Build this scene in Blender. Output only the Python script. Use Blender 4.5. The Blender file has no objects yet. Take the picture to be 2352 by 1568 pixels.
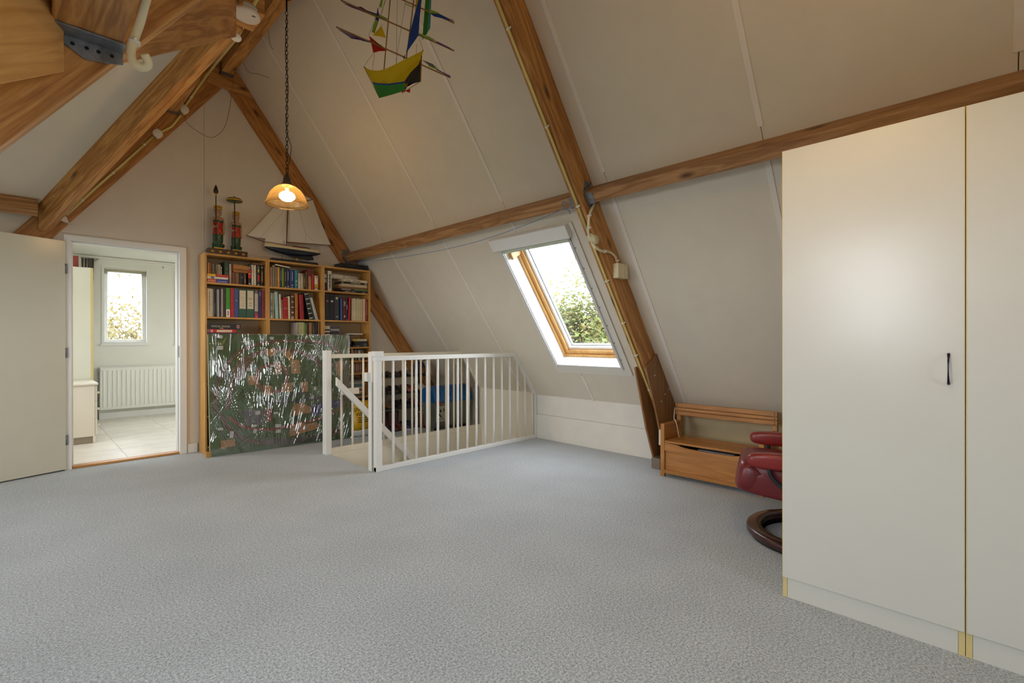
import bpy, bmesh, math, random
import numpy as np
from mathutils import Matrix, Vector
random.seed(7)
C = bpy.context.scene
COL = C.collection

# ------------------------------------------------------------------ camera
fl, yaw, pitch, roll = 1115.18, 0.791014, -0.0020869, -0.001563
fw = Vector((math.sin(yaw)*math.cos(pitch), math.cos(yaw)*math.cos(pitch), math.sin(pitch)))
r0 = Vector((math.cos(yaw), -math.sin(yaw), 0)); u0 = r0.cross(fw)
rt = math.cos(roll)*r0 + math.sin(roll)*u0
up = math.cos(roll)*u0 - math.sin(roll)*r0
cam_d = bpy.data.cameras.new('camera'); cam = bpy.data.objects.new('camera', cam_d); COL.objects.link(cam)
cam_d.lens = 36*fl/2352; cam_d.sensor_width = 36; cam_d.clip_start = .05; cam_d.clip_end = 200
cam.matrix_world = Matrix(((rt.x, up.x, -fw.x, 0), (rt.y, up.y, -fw.y, 0), (rt.z, up.z, -fw.z, 1.17), (0, 0, 0, 1)))
C.camera = cam

# ------------------------------------------------------------------ world, lights, exposure
w = bpy.data.worlds.new('overcast_sky'); C.world = w; w.use_nodes = True
bg = w.node_tree.nodes['Background']; bg.inputs[0].default_value = (0.90, 0.95, 1.0, 1); bg.inputs[1].default_value = 11.0
C.view_settings.view_transform = 'Standard'; C.view_settings.look = 'None'
C.view_settings.exposure = 0.15; C.view_settings.gamma = 1.0; C.view_settings.use_curve_mapping = False
try:
    C.cycles.max_bounces = 10; C.cycles.diffuse_bounces = 6; C.cycles.transparent_max_bounces = 12
    C.cycles.sample_clamp_indirect = 6.0; C.cycles.caustics_reflective = False; C.cycles.caustics_refractive = False
    C.cycles.use_denoising = True
except Exception: pass

SL, CL = 0.8061, 0.5918                 # roof pitch: sine, cosine
TAN = SL/CL
XR = 1.578                              # ridge line
def zr(x): return 6.46 - 1.362*x        # right slope surface
def zl(x): return 2.161 + 1.362*x       # left slope surface
def SR(s, y, h=0.0): return Vector((4.37 - CL*s - SL*h, y, .508 + SL*s - CL*h))     # right slope frame, h into the room
def SLf(s, y, h=0.0):
    p = SR(s, y, h); return Vector((2*XR - p.x, y, p.z))                              # left slope, mirrored

def area(name, M, sx, sy, power, color, portal=False):
    l = bpy.data.lights.new(name, 'AREA'); l.shape = 'RECTANGLE'; l.size = sx; l.size_y = sy; l.energy = power; l.color = color
    o = bpy.data.objects.new(name, l); COL.objects.link(o); o.matrix_world = M
    if portal: l.cycles.is_portal = True
    o['kind'] = 'structure'
    return o
def look(loc, d, upv=(0, 0, 1)):
    d = Vector(d).normalized(); z = -d; x = Vector(upv).cross(z)
    if x.length < 1e-4: x = Vector((1, 0, 0))
    x.normalize(); y = z.cross(x)
    return Matrix(((x.x, y.x, z.x, loc[0]), (x.y, y.y, z.y, loc[1]), (x.z, y.z, z.z, loc[2]), (0, 0, 0, 1)))
DAY = (0.92, 0.96, 1.0)
nR = Vector((-SL, 0, -CL)); nL = Vector((SL, 0, -CL)); eR = Vector((-CL, 0, SL)); eL = Vector((CL, 0, SL))
area('portal_skylight', look(SR(1.22, 2.93, -.30), nR, eR), .8, 1.42, 1, DAY, True)
area('portal_skylight', look(SLf(1.22, .79, -.30), nL, eL), .84, 1.27, 1, DAY, True)
area('portal_wing_window', look((-2.32, 3.7, 1.45), (1, 0, 0)), 2.2, 1.2, 1, DAY, True)
area('portal_gable_window', look((1.15, -2.84, 1.55), (0, 1, 0)), 1.1, 1.1, 1, DAY, True)
area('portal_bedroom_window', look((1.13, 9.62, 1.71), (0, -1, 0)), .58, 1.18, 1, DAY, True)
area('portal_bedroom_window', look((2.05, 9.62, 1.71), (0, -1, 0)), .58, 1.18, 1, DAY, True)
area('portal_bedroom_window', look((3.40, 7.8, 1.5), (-1, 0, 0)), 1.0, 1.2, 1, DAY, True)  # portal of the unseen window added in the right bedroom wall
area('portal_bedroom_window', look((-.60, 6.83, 1.55), (1, 0, 0)), .85, 1.3, 1, DAY, True)  # portal of the unseen window added in the left bedroom wall

# ------------------------------------------------------------------ materials
def lin(c): return tuple(((v/255)/12.92 if v/255 <= .04045 else ((v/255+.055)/1.055)**2.4) for v in c)
MC = {}
def base_mat(name):
    m = bpy.data.materials.new(name); m.use_nodes = True
    nt = m.node_tree; return m, nt, nt.nodes['Principled BSDF']
def P(name, c, rough=.5, metal=0.0, var=.05, vs=6.0, bump=0.0, bs=60.0, spec=None, coat=0):
    """plain procedural material: a colour with slow variation and fine relief"""
    key = (name, c, rough, metal)
    if key in MC: return MC[key]
    m, nt, b = base_mat(name); N = nt.nodes; L = nt.links
    tc = N.new('ShaderNodeTexCoord'); no = N.new('ShaderNodeTexNoise'); no.inputs['Scale'].default_value = vs; no.inputs['Detail'].default_value = 4
    L.new(tc.outputs['Object'], no.inputs['Vector'])
    rp = N.new('ShaderNodeValToRGB'); l = lin(c)
    rp.color_ramp.elements[0].position = .3; rp.color_ramp.elements[1].position = .7
    rp.color_ramp.elements[0].color = tuple(v*(1-var) for v in l)+(1,); rp.color_ramp.elements[1].color = tuple(min(1, v*(1+var)) for v in l)+(1,)
    L.new(no.outputs['Fac'], rp.inputs['Fac']); L.new(rp.outputs['Color'], b.inputs['Base Color'])
    b.inputs['Roughness'].default_value = rough; b.inputs['Metallic'].default_value = metal
    if spec is not None: b.inputs['Specular IOR Level'].default_value = spec
    if coat: b.inputs['Coat Weight'].default_value = coat; b.inputs['Coat Roughness'].default_value = .15
    if bump:
        n2 = N.new('ShaderNodeTexNoise'); n2.inputs['Scale'].default_value = bs; n2.inputs['Detail'].default_value = 3
        L.new(tc.outputs['Object'], n2.inputs['Vector'])
        bp = N.new('ShaderNodeBump'); bp.inputs['Strength'].default_value = bump; bp.inputs['Distance'].default_value = .01
        L.new(n2.outputs['Fac'], bp.inputs['Height']); L.new(bp.outputs['Normal'], b.inputs['Normal'])
    MC[key] = m; return m
def wood(name, light, dark, axis='X', rough=.55, knots=True, scale=1.0, contrast=1.0):
    key = (name, light, dark, axis)
    if key in MC: return MC[key]
    m, nt, b = base_mat(name); N = nt.nodes; L = nt.links
    tc = N.new('ShaderNodeTexCoord'); oi = N.new('ShaderNodeObjectInfo')
    ad = N.new('ShaderNodeVectorMath'); ad.operation = 'ADD'
    mu = N.new('ShaderNodeVectorMath'); mu.operation = 'SCALE'; mu.inputs[0].default_value = (7.3, 3.1, 5.7)
    L.new(oi.outputs['Random'], mu.inputs['Scale']); L.new(tc.outputs['Object'], ad.inputs[0]); L.new(mu.outputs[0], ad.inputs[1])
    ax = {'X': (1, 12, 12), 'Y': (12, 1, 12), 'Z': (12, 12, 1)}[axis]
    mp = N.new('ShaderNodeMapping'); mp.inputs['Scale'].default_value = tuple(v*scale for v in ax); L.new(ad.outputs[0], mp.inputs['Vector'])
    n1 = N.new('ShaderNodeTexNoise'); n1.inputs['Scale'].default_value = 1.2; n1.inputs['Detail'].default_value = 3; n1.inputs['Distortion'].default_value = .6
    L.new(mp.outputs[0], n1.inputs['Vector'])
    ml = N.new('ShaderNodeMath'); ml.operation = 'MULTIPLY'; ml.inputs[1].default_value = 9.0; L.new(n1.outputs['Fac'], ml.inputs[0])
    fr = N.new('ShaderNodeMath'); fr.operation = 'PINGPONG'; fr.inputs[1].default_value = 1.0; L.new(ml.outputs[0], fr.inputs[0])
    n2 = N.new('ShaderNodeTexNoise'); n2.inputs['Scale'].default_value = 14; n2.inputs['Detail'].default_value = 5
    L.new(mp.outputs[0], n2.inputs['Vector'])
    mx = N.new('ShaderNodeMix'); mx.data_type = 'FLOAT'; mx.inputs[0].default_value = .45; L.new(fr.outputs[0], mx.inputs[2]); L.new(n2.outputs['Fac'], mx.inputs[3])
    rp = N.new('ShaderNodeValToRGB'); rp.color_ramp.elements[0].position = .5-.32/contrast; rp.color_ramp.elements[1].position = .5+.28/contrast
    rp.color_ramp.elements[0].color = lin(light)+(1,); rp.color_ramp.elements[1].color = lin(dark)+(1,)
    L.new(mx.outputs[0], rp.inputs['Fac']); out = rp.outputs['Color']
    if knots:
        mk = N.new('ShaderNodeMapping'); k = {'X': (2.6, 7, 7), 'Y': (7, 2.6, 7), 'Z': (7, 7, 2.6)}[axis]; mk.inputs['Scale'].default_value = k
        L.new(ad.outputs[0], mk.inputs['Vector'])
        vo = N.new('ShaderNodeTexVoronoi'); vo.inputs['Scale'].default_value = 1.0; L.new(mk.outputs[0], vo.inputs['Vector'])
        r2 = N.new('ShaderNodeValToRGB'); r2.color_ramp.elements[0].position = .06; r2.color_ramp.elements[1].position = .19
        r2.color_ramp.elements[0].color = (1, 1, 1, 1); r2.color_ramp.elements[1].color = (0, 0, 0, 1)
        L.new(vo.outputs['Distance'], r2.inputs['Fac'])
        m2 = N.new('ShaderNodeMix'); m2.data_type = 'RGBA'; L.new(r2.outputs['Color'], m2.inputs[0]); L.new(out, m2.inputs[6])
        m2.inputs[7].default_value = tuple(v*.38 for v in lin(dark))+(1,); out = m2.outputs[2]
    # slow overall tone change
    n3 = N.new('ShaderNodeTexNoise'); n3.inputs['Scale'].default_value = 1.3; L.new(ad.outputs[0], n3.inputs['Vector'])
    hs = N.new('ShaderNodeHueSaturation'); mr = N.new('ShaderNodeMapRange'); mr.inputs[1].default_value = .3; mr.inputs[2].default_value = .7
    mr.inputs[3].default_value = .90; mr.inputs[4].default_value = 1.08; L.new(n3.outputs['Fac'], mr.inputs[0]); L.new(mr.outputs[0], hs.inputs['Value']); L.new(out, hs.inputs['Color'])
    L.new(hs.outputs[0], b.inputs['Base Color']); b.inputs['Roughness'].default_value = rough
    bp = N.new('ShaderNodeBump'); bp.inputs['Strength'].default_value = .12; bp.inputs['Distance'].default_value = .004
    L.new(n2.outputs['Fac'], bp.inputs['Height']); L.new(bp.outputs['Normal'], b.inputs['Normal'])
    MC[key] = m; return m
def emis(name, c, s):
    m = bpy.data.materials.new(name); m.use_nodes = True; nt = m.node_tree; nt.nodes.clear()
    e = nt.nodes.new('ShaderNodeEmission'); e.inputs[0].default_value = (*lin(c), 1); e.inputs[1].default_value = s
    o = nt.nodes.new('ShaderNodeOutputMaterial'); nt.links.new(e.outputs[0], o.inputs[0]); return m
def glass_mat(name='window_glass', tint=(1, 1, 1), base=.03, rough=0.0):
    m = bpy.data.materials.new(name); m.use_nodes = True; nt = m.node_tree; N = nt.nodes; L = nt.links; N.clear()
    t = N.new('ShaderNodeBsdfTransparent'); t.inputs[0].default_value = (*tint, 1)
    g = N.new('ShaderNodeBsdfGlossy'); g.inputs['Roughness'].default_value = rough
    f = N.new('ShaderNodeLayerWeight'); f.inputs[0].default_value = .5
    pw = N.new('ShaderNodeMath'); pw.operation = 'POWER'; pw.inputs[1].default_value = 5; L.new(f.outputs['Facing'], pw.inputs[0])
    a = N.new('ShaderNodeMath'); a.operation = 'MULTIPLY_ADD'; a.inputs[1].default_value = .6; a.inputs[2].default_value = base; L.new(pw.outputs[0], a.inputs[0])
    mx = N.new('ShaderNodeMixShader'); L.new(a.outputs[0], mx.inputs[0]); L.new(t.outputs[0], mx.inputs[1]); L.new(g.outputs[0], mx.inputs[2])
    o = N.new('ShaderNodeOutputMaterial'); L.new(mx.outputs[0], o.inputs[0]); return m

WALL = P('white_wall_paint', (226, 219, 206), .75, var=.02, bump=.03, bs=240)
PANEL = P('white_roof_board', (219, 210, 192), .62, var=.02, bump=.02, bs=200)
GAB = P('white_gable_board', (219, 210, 194), .65, var=.02, bump=.02, bs=200)
KNEE = P('white_knee_wall', (232, 229, 221), .6, var=.03)
STRIP = P('white_joint_strip', (229, 222, 211), .5, var=.02)
TRIM = P('white_gloss_paint', (232, 232, 228), .32, var=.01)
TRIMD = P('cream_gloss_paint', (232, 228, 212), .35, var=.01)
LACQ = P('cream_laminate', (209, 210, 203), .25, var=.01)
EDGE = P('yellowed_edging', (214, 196, 138), .5, var=.04)
ROOM2 = P('bedroom_wall', (232, 231, 222), .7, var=.01)
METAL = P('galvanised_steel', (140, 144, 148), .42, .85, var=.25, vs=40)
DARKM = P('dark_metal', (42, 38, 36), .4, .7)
PVC = P('yellowed_conduit', (216, 203, 128), .35, var=.03)
PVC2 = P('cream_conduit', (226, 214, 176), .35, var=.03)
CLIP = P('white_plastic', (232, 228, 214), .4, var=.02)
BEAM = wood('douglas_beam', (208, 154, 88), (160, 106, 52))
BEAMD = wood('aged_beam', (186, 140, 92), (142, 98, 56))
PINE = wood('pine_window', (222, 178, 112), (196, 146, 82), knots=False, rough=.35)
def BIRCH(ax): return wood('birch_veneer', (206, 158, 86), (186, 134, 66), ax, knots=False, rough=.5)
def ALDER(ax): return wood('stained_bench_wood', (198, 140, 74), (174, 116, 54), ax, knots=False, rough=.35)
def carpet_mat():
    m, nt, b = base_mat('grey_carpet'); N = nt.nodes; L = nt.links
    tc = N.new('ShaderNodeTexCoord')
    n1 = N.new('ShaderNodeTexNoise'); n1.inputs['Scale'].default_value = 300; n1.inputs['Detail'].default_value = 3
    n2 = N.new('ShaderNodeTexNoise'); n2.inputs['Scale'].default_value = 105; n2.inputs['Detail'].default_value = 3; n2.inputs['Roughness'].default_value = .65
    n3 = N.new('ShaderNodeTexNoise'); n3.inputs['Scale'].default_value = 2.2; n3.inputs['Detail'].default_value = 2
    for n in (n1, n2, n3): L.new(tc.outputs['Object'], n.inputs['Vector'])
    a = N.new('ShaderNodeMix'); a.data_type = 'FLOAT'; a.inputs[0].default_value = .5; L.new(n1.outputs['Fac'], a.inputs[2]); L.new(n2.outputs['Fac'], a.inputs[3])
    rp = N.new('ShaderNodeValToRGB'); rp.color_ramp.elements[0].position = .38; rp.color_ramp.elements[1].position = .62
    rp.color_ramp.elements[0].color = lin((104, 111, 117))+(1,); rp.color_ramp.elements[1].color = lin((200, 208, 213))+(1,)
    L.new(a.outputs[0], rp.inputs[0])
    hs = N.new('ShaderNodeHueSaturation'); mr = N.new('ShaderNodeMapRange'); mr.inputs[1].default_value = .3; mr.inputs[2].default_value = .7; mr.inputs[3].default_value = .94; mr.inputs[4].default_value = 1.05
    L.new(n3.outputs['Fac'], mr.inputs[0]); L.new(mr.outputs[0], hs.inputs['Value']); L.new(rp.outputs[0], hs.inputs['Color']); L.new(hs.outputs[0], b.inputs['Base Color'])
    b.inputs['Roughness'].default_value = .95; b.inputs['Specular IOR Level'].default_value = .15; b.inputs['Sheen Weight'].default_value = .25
    bp = N.new('ShaderNodeBump'); bp.inputs['Strength'].default_value = .12; bp.inputs['Distance'].default_value = .004
    L.new(n1.outputs['Fac'], bp.inputs['Height']); L.new(bp.outputs[0], b.inputs['Normal']); return m
CARPET = carpet_mat()
GLASS = glass_mat()

# ------------------------------------------------------------------ mesh building
class MB:
    def __init__(s): s.v = []; s.f = []; s.m = []; s.sm = []
    def add(s, vs, fs, m=0, smooth=False):
        o = len(s.v); s.v += [Vector(v) for v in vs]
        for f in fs: s.f.append([i+o for i in f]); s.m.append(m); s.sm.append(smooth)
        return s
    def hexa(s, p, m=0):   # 8 points, bottom ring then top ring
        return s.add(p, [(0, 3, 2, 1), (4, 5, 6, 7), (0, 1, 5, 4), (1, 2, 6, 5), (2, 3, 7, 6), (3, 0, 4, 7)], m)
    def box(s, x0, x1, y0, y1, z0, z1, m=0):
        return s.hexa([(x0, y0, z0), (x1, y0, z0), (x1, y1, z0), (x0, y1, z0), (x0, y0, z1), (x1, y0, z1), (x1, y1, z1), (x0, y1, z1)], m)
    def fbox(s, F, a0, a1, b0, b1, h0, h1, m=0):   # box in a slope frame F(s, y, h)
        return s.hexa([F(a0, b0, h0), F(a1, b0, h0), F(a1, b1, h0), F(a0, b1, h0), F(a0, b0, h1), F(a1, b0, h1), F(a1, b1, h1), F(a0, b1, h1)], m)
    def prism(s, poly, vec, m=0):
        n = len(poly); vec = Vector(vec); a = [Vector(p) for p in poly]; b = [p+vec for p in a]
        s.add(a+b, [list(range(n))[::-1], list(range(n, 2*n))]+[(i, (i+1) % n, n+(i+1) % n, n+i) for i in range(n)], m); return s
    def tube(s, pts, r, n=8, m=0, closed=False):
        pts = [Vector(p) for p in pts]; k = len(pts); R = r if isinstance(r, (list, tuple)) else [r]*k
        tang = []
        for i in range(k):
            a = pts[i-1] if (i or closed) else pts[0]; b = pts[(i+1) % k] if (i < k-1 or closed) else pts[-1]
            t = b-a; tang.append(t.normalized() if t.length > 1e-9 else Vector((0, 0, 1)))
        t = tang[0]; nrm = t.orthogonal().normalized(); vs = []
        for i in range(k):
            t = tang[i]; nrm = (nrm - t*nrm.dot(t)); nrm = nrm.normalized() if nrm.length > 1e-6 else t.orthogonal().normalized()
            bn = t.cross(nrm)
            for j in range(n):
                a = 2*math.pi*j/n; vs.append(pts[i] + (nrm*math.cos(a)+bn*math.sin(a))*R[i])
        fs = []
        for i in range(k if closed else k-1):
            for j in range(n):
                i2 = (i+1) % k; fs.append((i*n+j, i*n+(j+1) % n, i2*n+(j+1) % n, i2*n+j))
        s.add(vs, fs, m, True)
        if not closed: s.add(vs[:n], [tuple(range(n))[::-1]], m); s.add(vs[-n:], [tuple(range(n))], m)
        return s
    def lathe(s, prof, c=(0, 0, 0), n=24, m=0, axis=None, caps=True, flute=0, fn=0):
        c = Vector(c); ax = Vector(axis).normalized() if axis else Vector((0, 0, 1)); u = ax.orthogonal().normalized() if axis else Vector((1, 0, 0)); v = ax.cross(u)
        vs = []
        for r, z in prof:
            for j in range(n):
                a = 2*math.pi*j/n; rr = r*(1+flute*(1 if j % 2 else -1)) if flute else r
                vs.append(c + ax*z + (u*math.cos(a)+v*math.sin(a))*rr)
        k = len(prof); fs = [(i*n+j, i*n+(j+1) % n, (i+1)*n+(j+1) % n, (i+1)*n+j) for i in range(k-1) for j in range(n)]
        s.add(vs, fs, m, True)
        if caps:
            if prof[0][0] > 1e-4: s.add(vs[:n], [tuple(range(n))[::-1]], m)
            if prof[-1][0] > 1e-4: s.add(vs[-n:], [tuple(range(n))], m)
        return s
    def ball(s, c, r, n=10, m=0, sc=(1, 1, 1)):
        c = Vector(c); vs = []; fs = []; k = n//2+1
        for i in range(k):
            t = math.pi*i/(k-1)
            for j in range(n):
                a = 2*math.pi*j/n; vs.append(c+Vector((r*sc[0]*math.sin(t)*math.cos(a), r*sc[1]*math.sin(t)*math.sin(a), r*sc[2]*math.cos(t))))
        for i in range(k-1):
            for j in range(n): fs.append((i*n+j, (i+1)*n+j, (i+1)*n+(j+1) % n, i*n+(j+1) % n))
        return s.add(vs, fs, m, True)
    def loft(s, rings, m=0, caps=True, smooth=True):
        n = len(rings[0]); vs = [v for r in rings for v in r]
        s.add(vs, [(i*n+j, i*n+(j+1) % n, (i+1)*n+(j+1) % n, (i+1)*n+j) for i in range(len(rings)-1) for j in range(n)], m, smooth)
        if caps: s.add(rings[0], [tuple(range(n))[::-1]], m); s.add(rings[-1], [tuple(range(n))], m)
        return s

W = {}
def tag(o, label=None, cat=None, group=None, kind=None):
    if label: o['label'] = label
    if cat: o['category'] = cat
    if group: o['group'] = group
    if kind: o['kind'] = kind
    return o
def thing(name, label, cat, loc, group=None):
    o = bpy.data.objects.new(name, None); o.empty_display_size = .05; COL.objects.link(o)
    W[o] = Matrix.Translation(Vector(loc)); o.matrix_world = W[o]; return tag(o, label, cat, group)
def build(name, mb, mats, parent=None, M=None, bevel=0, seg=2, label=None, cat=None, group=None, kind=None, subsurf=0):
    if not isinstance(mats, (list, tuple)): mats = [mats]
    if M is None:
        if parent is not None: M = W[parent]
        else:
            xs = [v.x for v in mb.v]; ys = [v.y for v in mb.v]; zs = [v.z for v in mb.v]
            M = Matrix.Translation(((min(xs)+max(xs))/2, (min(ys)+max(ys))/2, min(zs)))
    Mi = M.inverted(); me = bpy.data.meshes.new(name)
    me.from_pydata([tuple(Mi @ v) for v in mb.v], [], mb.f); me.update()
    for m in mats: me.materials.append(m)
    me.polygons.foreach_set('material_index', mb.m); me.polygons.foreach_set('use_smooth', mb.sm)
    bm = bmesh.new(); bm.from_mesh(me)
    bmesh.ops.remove_doubles(bm, verts=bm.verts, dist=1e-5)
    bmesh.ops.recalc_face_normals(bm, faces=bm.faces); bm.to_mesh(me); bm.free()
    o = bpy.data.objects.new(name, me); COL.objects.link(o); W[o] = M
    if parent is not None: o.parent = parent; o.matrix_basis = W[parent].inverted() @ M
    else: o.matrix_basis = M
    if bevel:
        b = o.modifiers.new('bevel', 'BEVEL'); b.width = bevel; b.segments = seg; b.limit_method = 'ANGLE'; b.angle_limit = .7
    if subsurf:
        b = o.modifiers.new('sub', 'SUBSURF'); b.levels = subsurf; b.render_levels = subsurf
    return tag(o, label, cat, group, kind)
def inst(name, src, M, parent=None, label=None, cat=None, group=None):
    o = src.copy(); o.name = name; COL.objects.link(o); W[o] = M
    for k in list(o.keys()):
        if k in ('label', 'category', 'group', 'kind'): del o[k]
    o.parent = parent; o.matrix_basis = (W[parent].inverted() @ M) if parent is not None else M
    return tag(o, label, cat, group)
def frame(o, x, upv=(0, 0, 1)):
    x = Vector(x).normalized(); y = Vector(upv).cross(x)
    if y.length < 1e-5: y = Vector((0, 1, 0)).cross(x)
    y.normalize(); z = x.cross(y)
    return Matrix(((x.x, y.x, z.x, o[0]), (x.y, y.y, z.y, o[1]), (x.z, y.z, z.z, o[2]), (0, 0, 0, 1)))
def sec(p0, p1, corners, m=0, mb=None):
    """beam from p0 to p1 with a given cross-section: corner offsets (vectors)"""
    mb = mb or MB(); n = len(corners)
    a = [Vector(p0)+Vector(c) for c in corners]; b = [Vector(p1)+Vector(c) for c in corners]
    mb.add(a+b, [list(range(n))[::-1], list(range(n, 2*n))]+[(i, (i+1) % n, n+(i+1) % n, n+i) for i in range(n)], m); return mb
def text(name, s, M, size, mat, parent, depth=.0006, font_scale=1.0):
    cu = bpy.data.curves.new(name, 'FONT'); cu.body = s; cu.size = size; cu.extrude = depth; cu.align_x = 'CENTER'; cu.align_y = 'CENTER'
    t = bpy.data.objects.new('tmp', cu); COL.objects.link(t)
    me = bpy.data.meshes.new_from_object(t.evaluated_get(bpy.context.evaluated_depsgraph_get())); bpy.data.objects.remove(t)
    me.materials.clear(); me.materials.append(mat); o = bpy.data.objects.new(name, me); COL.objects.link(o)
    M = M @ Matrix.Diagonal((font_scale, 1, 1, 1)); W[o] = M
    o.parent = parent; o.matrix_basis = W[parent].inverted() @ M; return o
def facing(loc, n, upv=(0, 0, 1)):   # matrix whose local Z points to n, local Y up
    z = Vector(n).normalized(); x = Vector(upv).cross(z).normalized(); y = z.cross(x)
    return Matrix(((x.x, y.x, z.x, loc[0]), (x.y, y.y, z.y, loc[1]), (x.z, y.z, z.z, loc[2]), (0, 0, 0, 1)))
def clip(poly, a, b, c):    # keep points with a*x + b*z <= c   (2-D polygons)
    out = []; n = len(poly)
    for i in range(n):
        p, q = poly[i], poly[(i+1) % n]; dp, dq = a*p[0]+b*p[1]-c, a*q[0]+b*q[1]-c
        if dp <= 0: out.append(p)
        if (dp < 0 < dq) or (dq < 0 < dp): t = dp/(dp-dq); out.append((p[0]+t*(q[0]-p[0]), p[1]+t*(q[1]-p[1])))
    return out
def rect_minus(x0, x1, y0, y1, hx0, hx1, hy0, hy1):
    hx0, hx1, hy0, hy1 = max(x0, hx0), min(x1, hx1), max(y0, hy0), min(y1, hy1)
    if hx0 >= hx1 or hy0 >= hy1: return [(x0, x1, y0, y1)]
    r = [(x0, hx0, y0, y1), (hx1, x1, y0, y1), (hx0, hx1, y0, hy0), (hx0, hx1, hy1, y1)]
    return [q for q in r if q[1]-q[0] > 1e-4 and q[3]-q[2] > 1e-4]

# ================================================================== THE SETTING
ST = 'structure'
OX0, OX1, OY0, OY1 = 2.24, 4.34, 3.955, 4.864         # stair opening
mb = MB()
for a, b, c, d in rect_minus(-2.35, 4.42, -2.75, 5.995, OX0, OX1, OY0, OY1): mb.box(a, b, c, d, -.03, 0)
floor = build('floor', mb, CARPET, M=Matrix.Identity(4), kind=ST)

# bedroom floor of large pale vinyl tiles
VIN = P('pale_stone_vinyl', (214, 208, 196), .35, var=.09, vs=5)
f2 = build('floor', MB().box(-.5, 3.3, 6.0, 9.5, -.03, .004), P('vinyl_joint', (186, 182, 172), .6), M=Matrix.Identity(4), kind=ST)
tile = None
for i in range(7):
    for j in range(6):
        x, y = -.45+i*.6-(j % 2)*.0, 6.1+j*.6
        if x < -.5 or x+.6 > 3.3+.5 or y+.6 > 9.75: continue
        M = Matrix.Translation((x+.3, y+.3, .004))
        if tile is None: tile = build('tile', MB().box(x+.0015, x+.5985, y+.0015, y+.5985, .004, .008), VIN, parent=f2, M=M)
        else: inst('tile', tile, M, f2)

# right roof slope: boards between cover strips, with the skylight cut out
YS = [5.99, 5.12, 4.09, 3.07, 2.01, .945, -.08, -1.10, -2.13, -2.75]
SK = (.50, 1.94, 2.53, 3.33)          # skylight opening s0,s1,y0,y1 (right)
SK2 = (.60, 1.85, .38, 1.20)          # skylight in the left slope near the camera
STOP = 4.60
mb = MB()
for a, b, c, d in rect_minus(-.06, STOP+.15, -2.75, 6.1, SK[0], SK[1], SK[2], SK[3]): mb.fbox(SR, a, b, c, d, -.16, -.032)
ceil = build('ceiling', mb, PANEL, M=Matrix.Identity(4), kind=ST)
for i in range(len(YS)-1):
    mb = MB()
    for a, b, c, d in rect_minus(-.02, STOP+.08, YS[i+1]+.002, YS[i]-.002, *SK): mb.fbox(SR, a, b, c, d, -.032, 0)
    build('panel', mb, PANEL, parent=ceil)
for i in range(1, len(YS)-1):
    y = YS[i]; segs = [(0, 2.2), (2.34, STOP)]
    if y == 3.07: segs = [(0, SK[0]-.14), (SK[1]+.12, 2.2), (2.34, STOP)]
    for a, b in segs: build('joint_strip', MB().fbox(SR, a, b, y-.017, y+.017, 0, .006), STRIP, parent=ceil, bevel=.002)

# left main slope (only between the valley beams and the ridge, and over the camera), and the cross wing
def wf(y): return 3.72-.713*(y-3.97)
def wn(y): return 3.72-.75*(3.97-y)
GX, GY = -.25, 1.436                 # where the near valley is cut off by the cheek wall
ceil2 = build('ceiling', MB().prism([(XR+.03, 6.0, zl(XR+.03)+.04), (XR+.03, -2.75, zl(XR+.03)+.04), (XR+.06, -2.75, zl(XR+.06)+.04), (XR+.06, 6.0, zl(XR+.06)+.04)], (0, 0, .05)), PANEL, M=Matrix.Identity(4), kind=ST)
def sheet(name, poly, fz, parent, th=.04, mat=PANEL):   # roof board over a plan polygon, underside on the plane fz(x, y)
    a = [Vector((x, y, fz(x, y))) for x, y in poly]; return build(name, MB().prism(a, (0, 0, th), 0), mat, parent=parent)
L = lambda x, y: zl(x)
# far triangle between gable and far valley, top strip, near part
PX = (3.72-2.161)/1.362              # valley apex X = 1.145
fx = lambda y: (wf(y)-2.161)/1.362   # valley X on the far side
nx = lambda y: (wn(y)-2.161)/1.362
sheet('panel', [(XR, 6.0), (fx(6.0), 6.0), (PX, 3.97), (XR, 3.97)], L, ceil2)
sheet('panel', [(XR, 3.97), (PX, 3.97), (nx(2.21), 2.21), (XR, 2.21)], L, ceil2)
sheet('panel', [(XR, 2.21), (nx(2.21), 2.21), (nx(GY), GY), (XR, GY)], L, ceil2)
for a, b, c, d in rect_minus(-.02, 4.75, -2.75, GY, *SK2):
    build('panel', MB().fbox(SLf, a, b, c, d, -.06, 0), PANEL, parent=ceil2)
WX = -2.2
for x0, x1 in ((WX, -1.15), (-1.15, -.1), (-.1, 2)):
    for far in (1, 0):
        f = wf if far else wn; e = 6.0 if far else GY
        xa = (lambda y, f=f: min(x1, (f(y)-2.161)/1.362))
        ys = [e, 3.97]
        # point where the valley crosses x1
        pl = [(x0, e), (x0, 3.97)]
        vx = lambda y: (f(y)-2.161)/1.362
        if x0 < vx(e) and x1 <= vx(e): pl += [(x1, 3.97), (x1, e)]
        else:
            if x1 < PX:
                yv = 3.97+((3.72-(2.161+1.362*x1))/.713 if far else -(3.72-(2.161+1.362*x1))/.75); pl += [(x1, 3.97), (x1, yv)]
            else: pl += [(PX, 3.97)]
            if x0 < vx(e): pl += [(vx(e), e)]
            else:
                yv = 3.97+((3.72-(2.161+1.362*x0))/.713 if far else -(3.72-(2.161+1.362*x0))/.75)
                pl = [(x0, yv)]+pl[1:]
        sheet('panel', pl, (lambda x, y, f=f: f(y)), ceil2)

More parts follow.
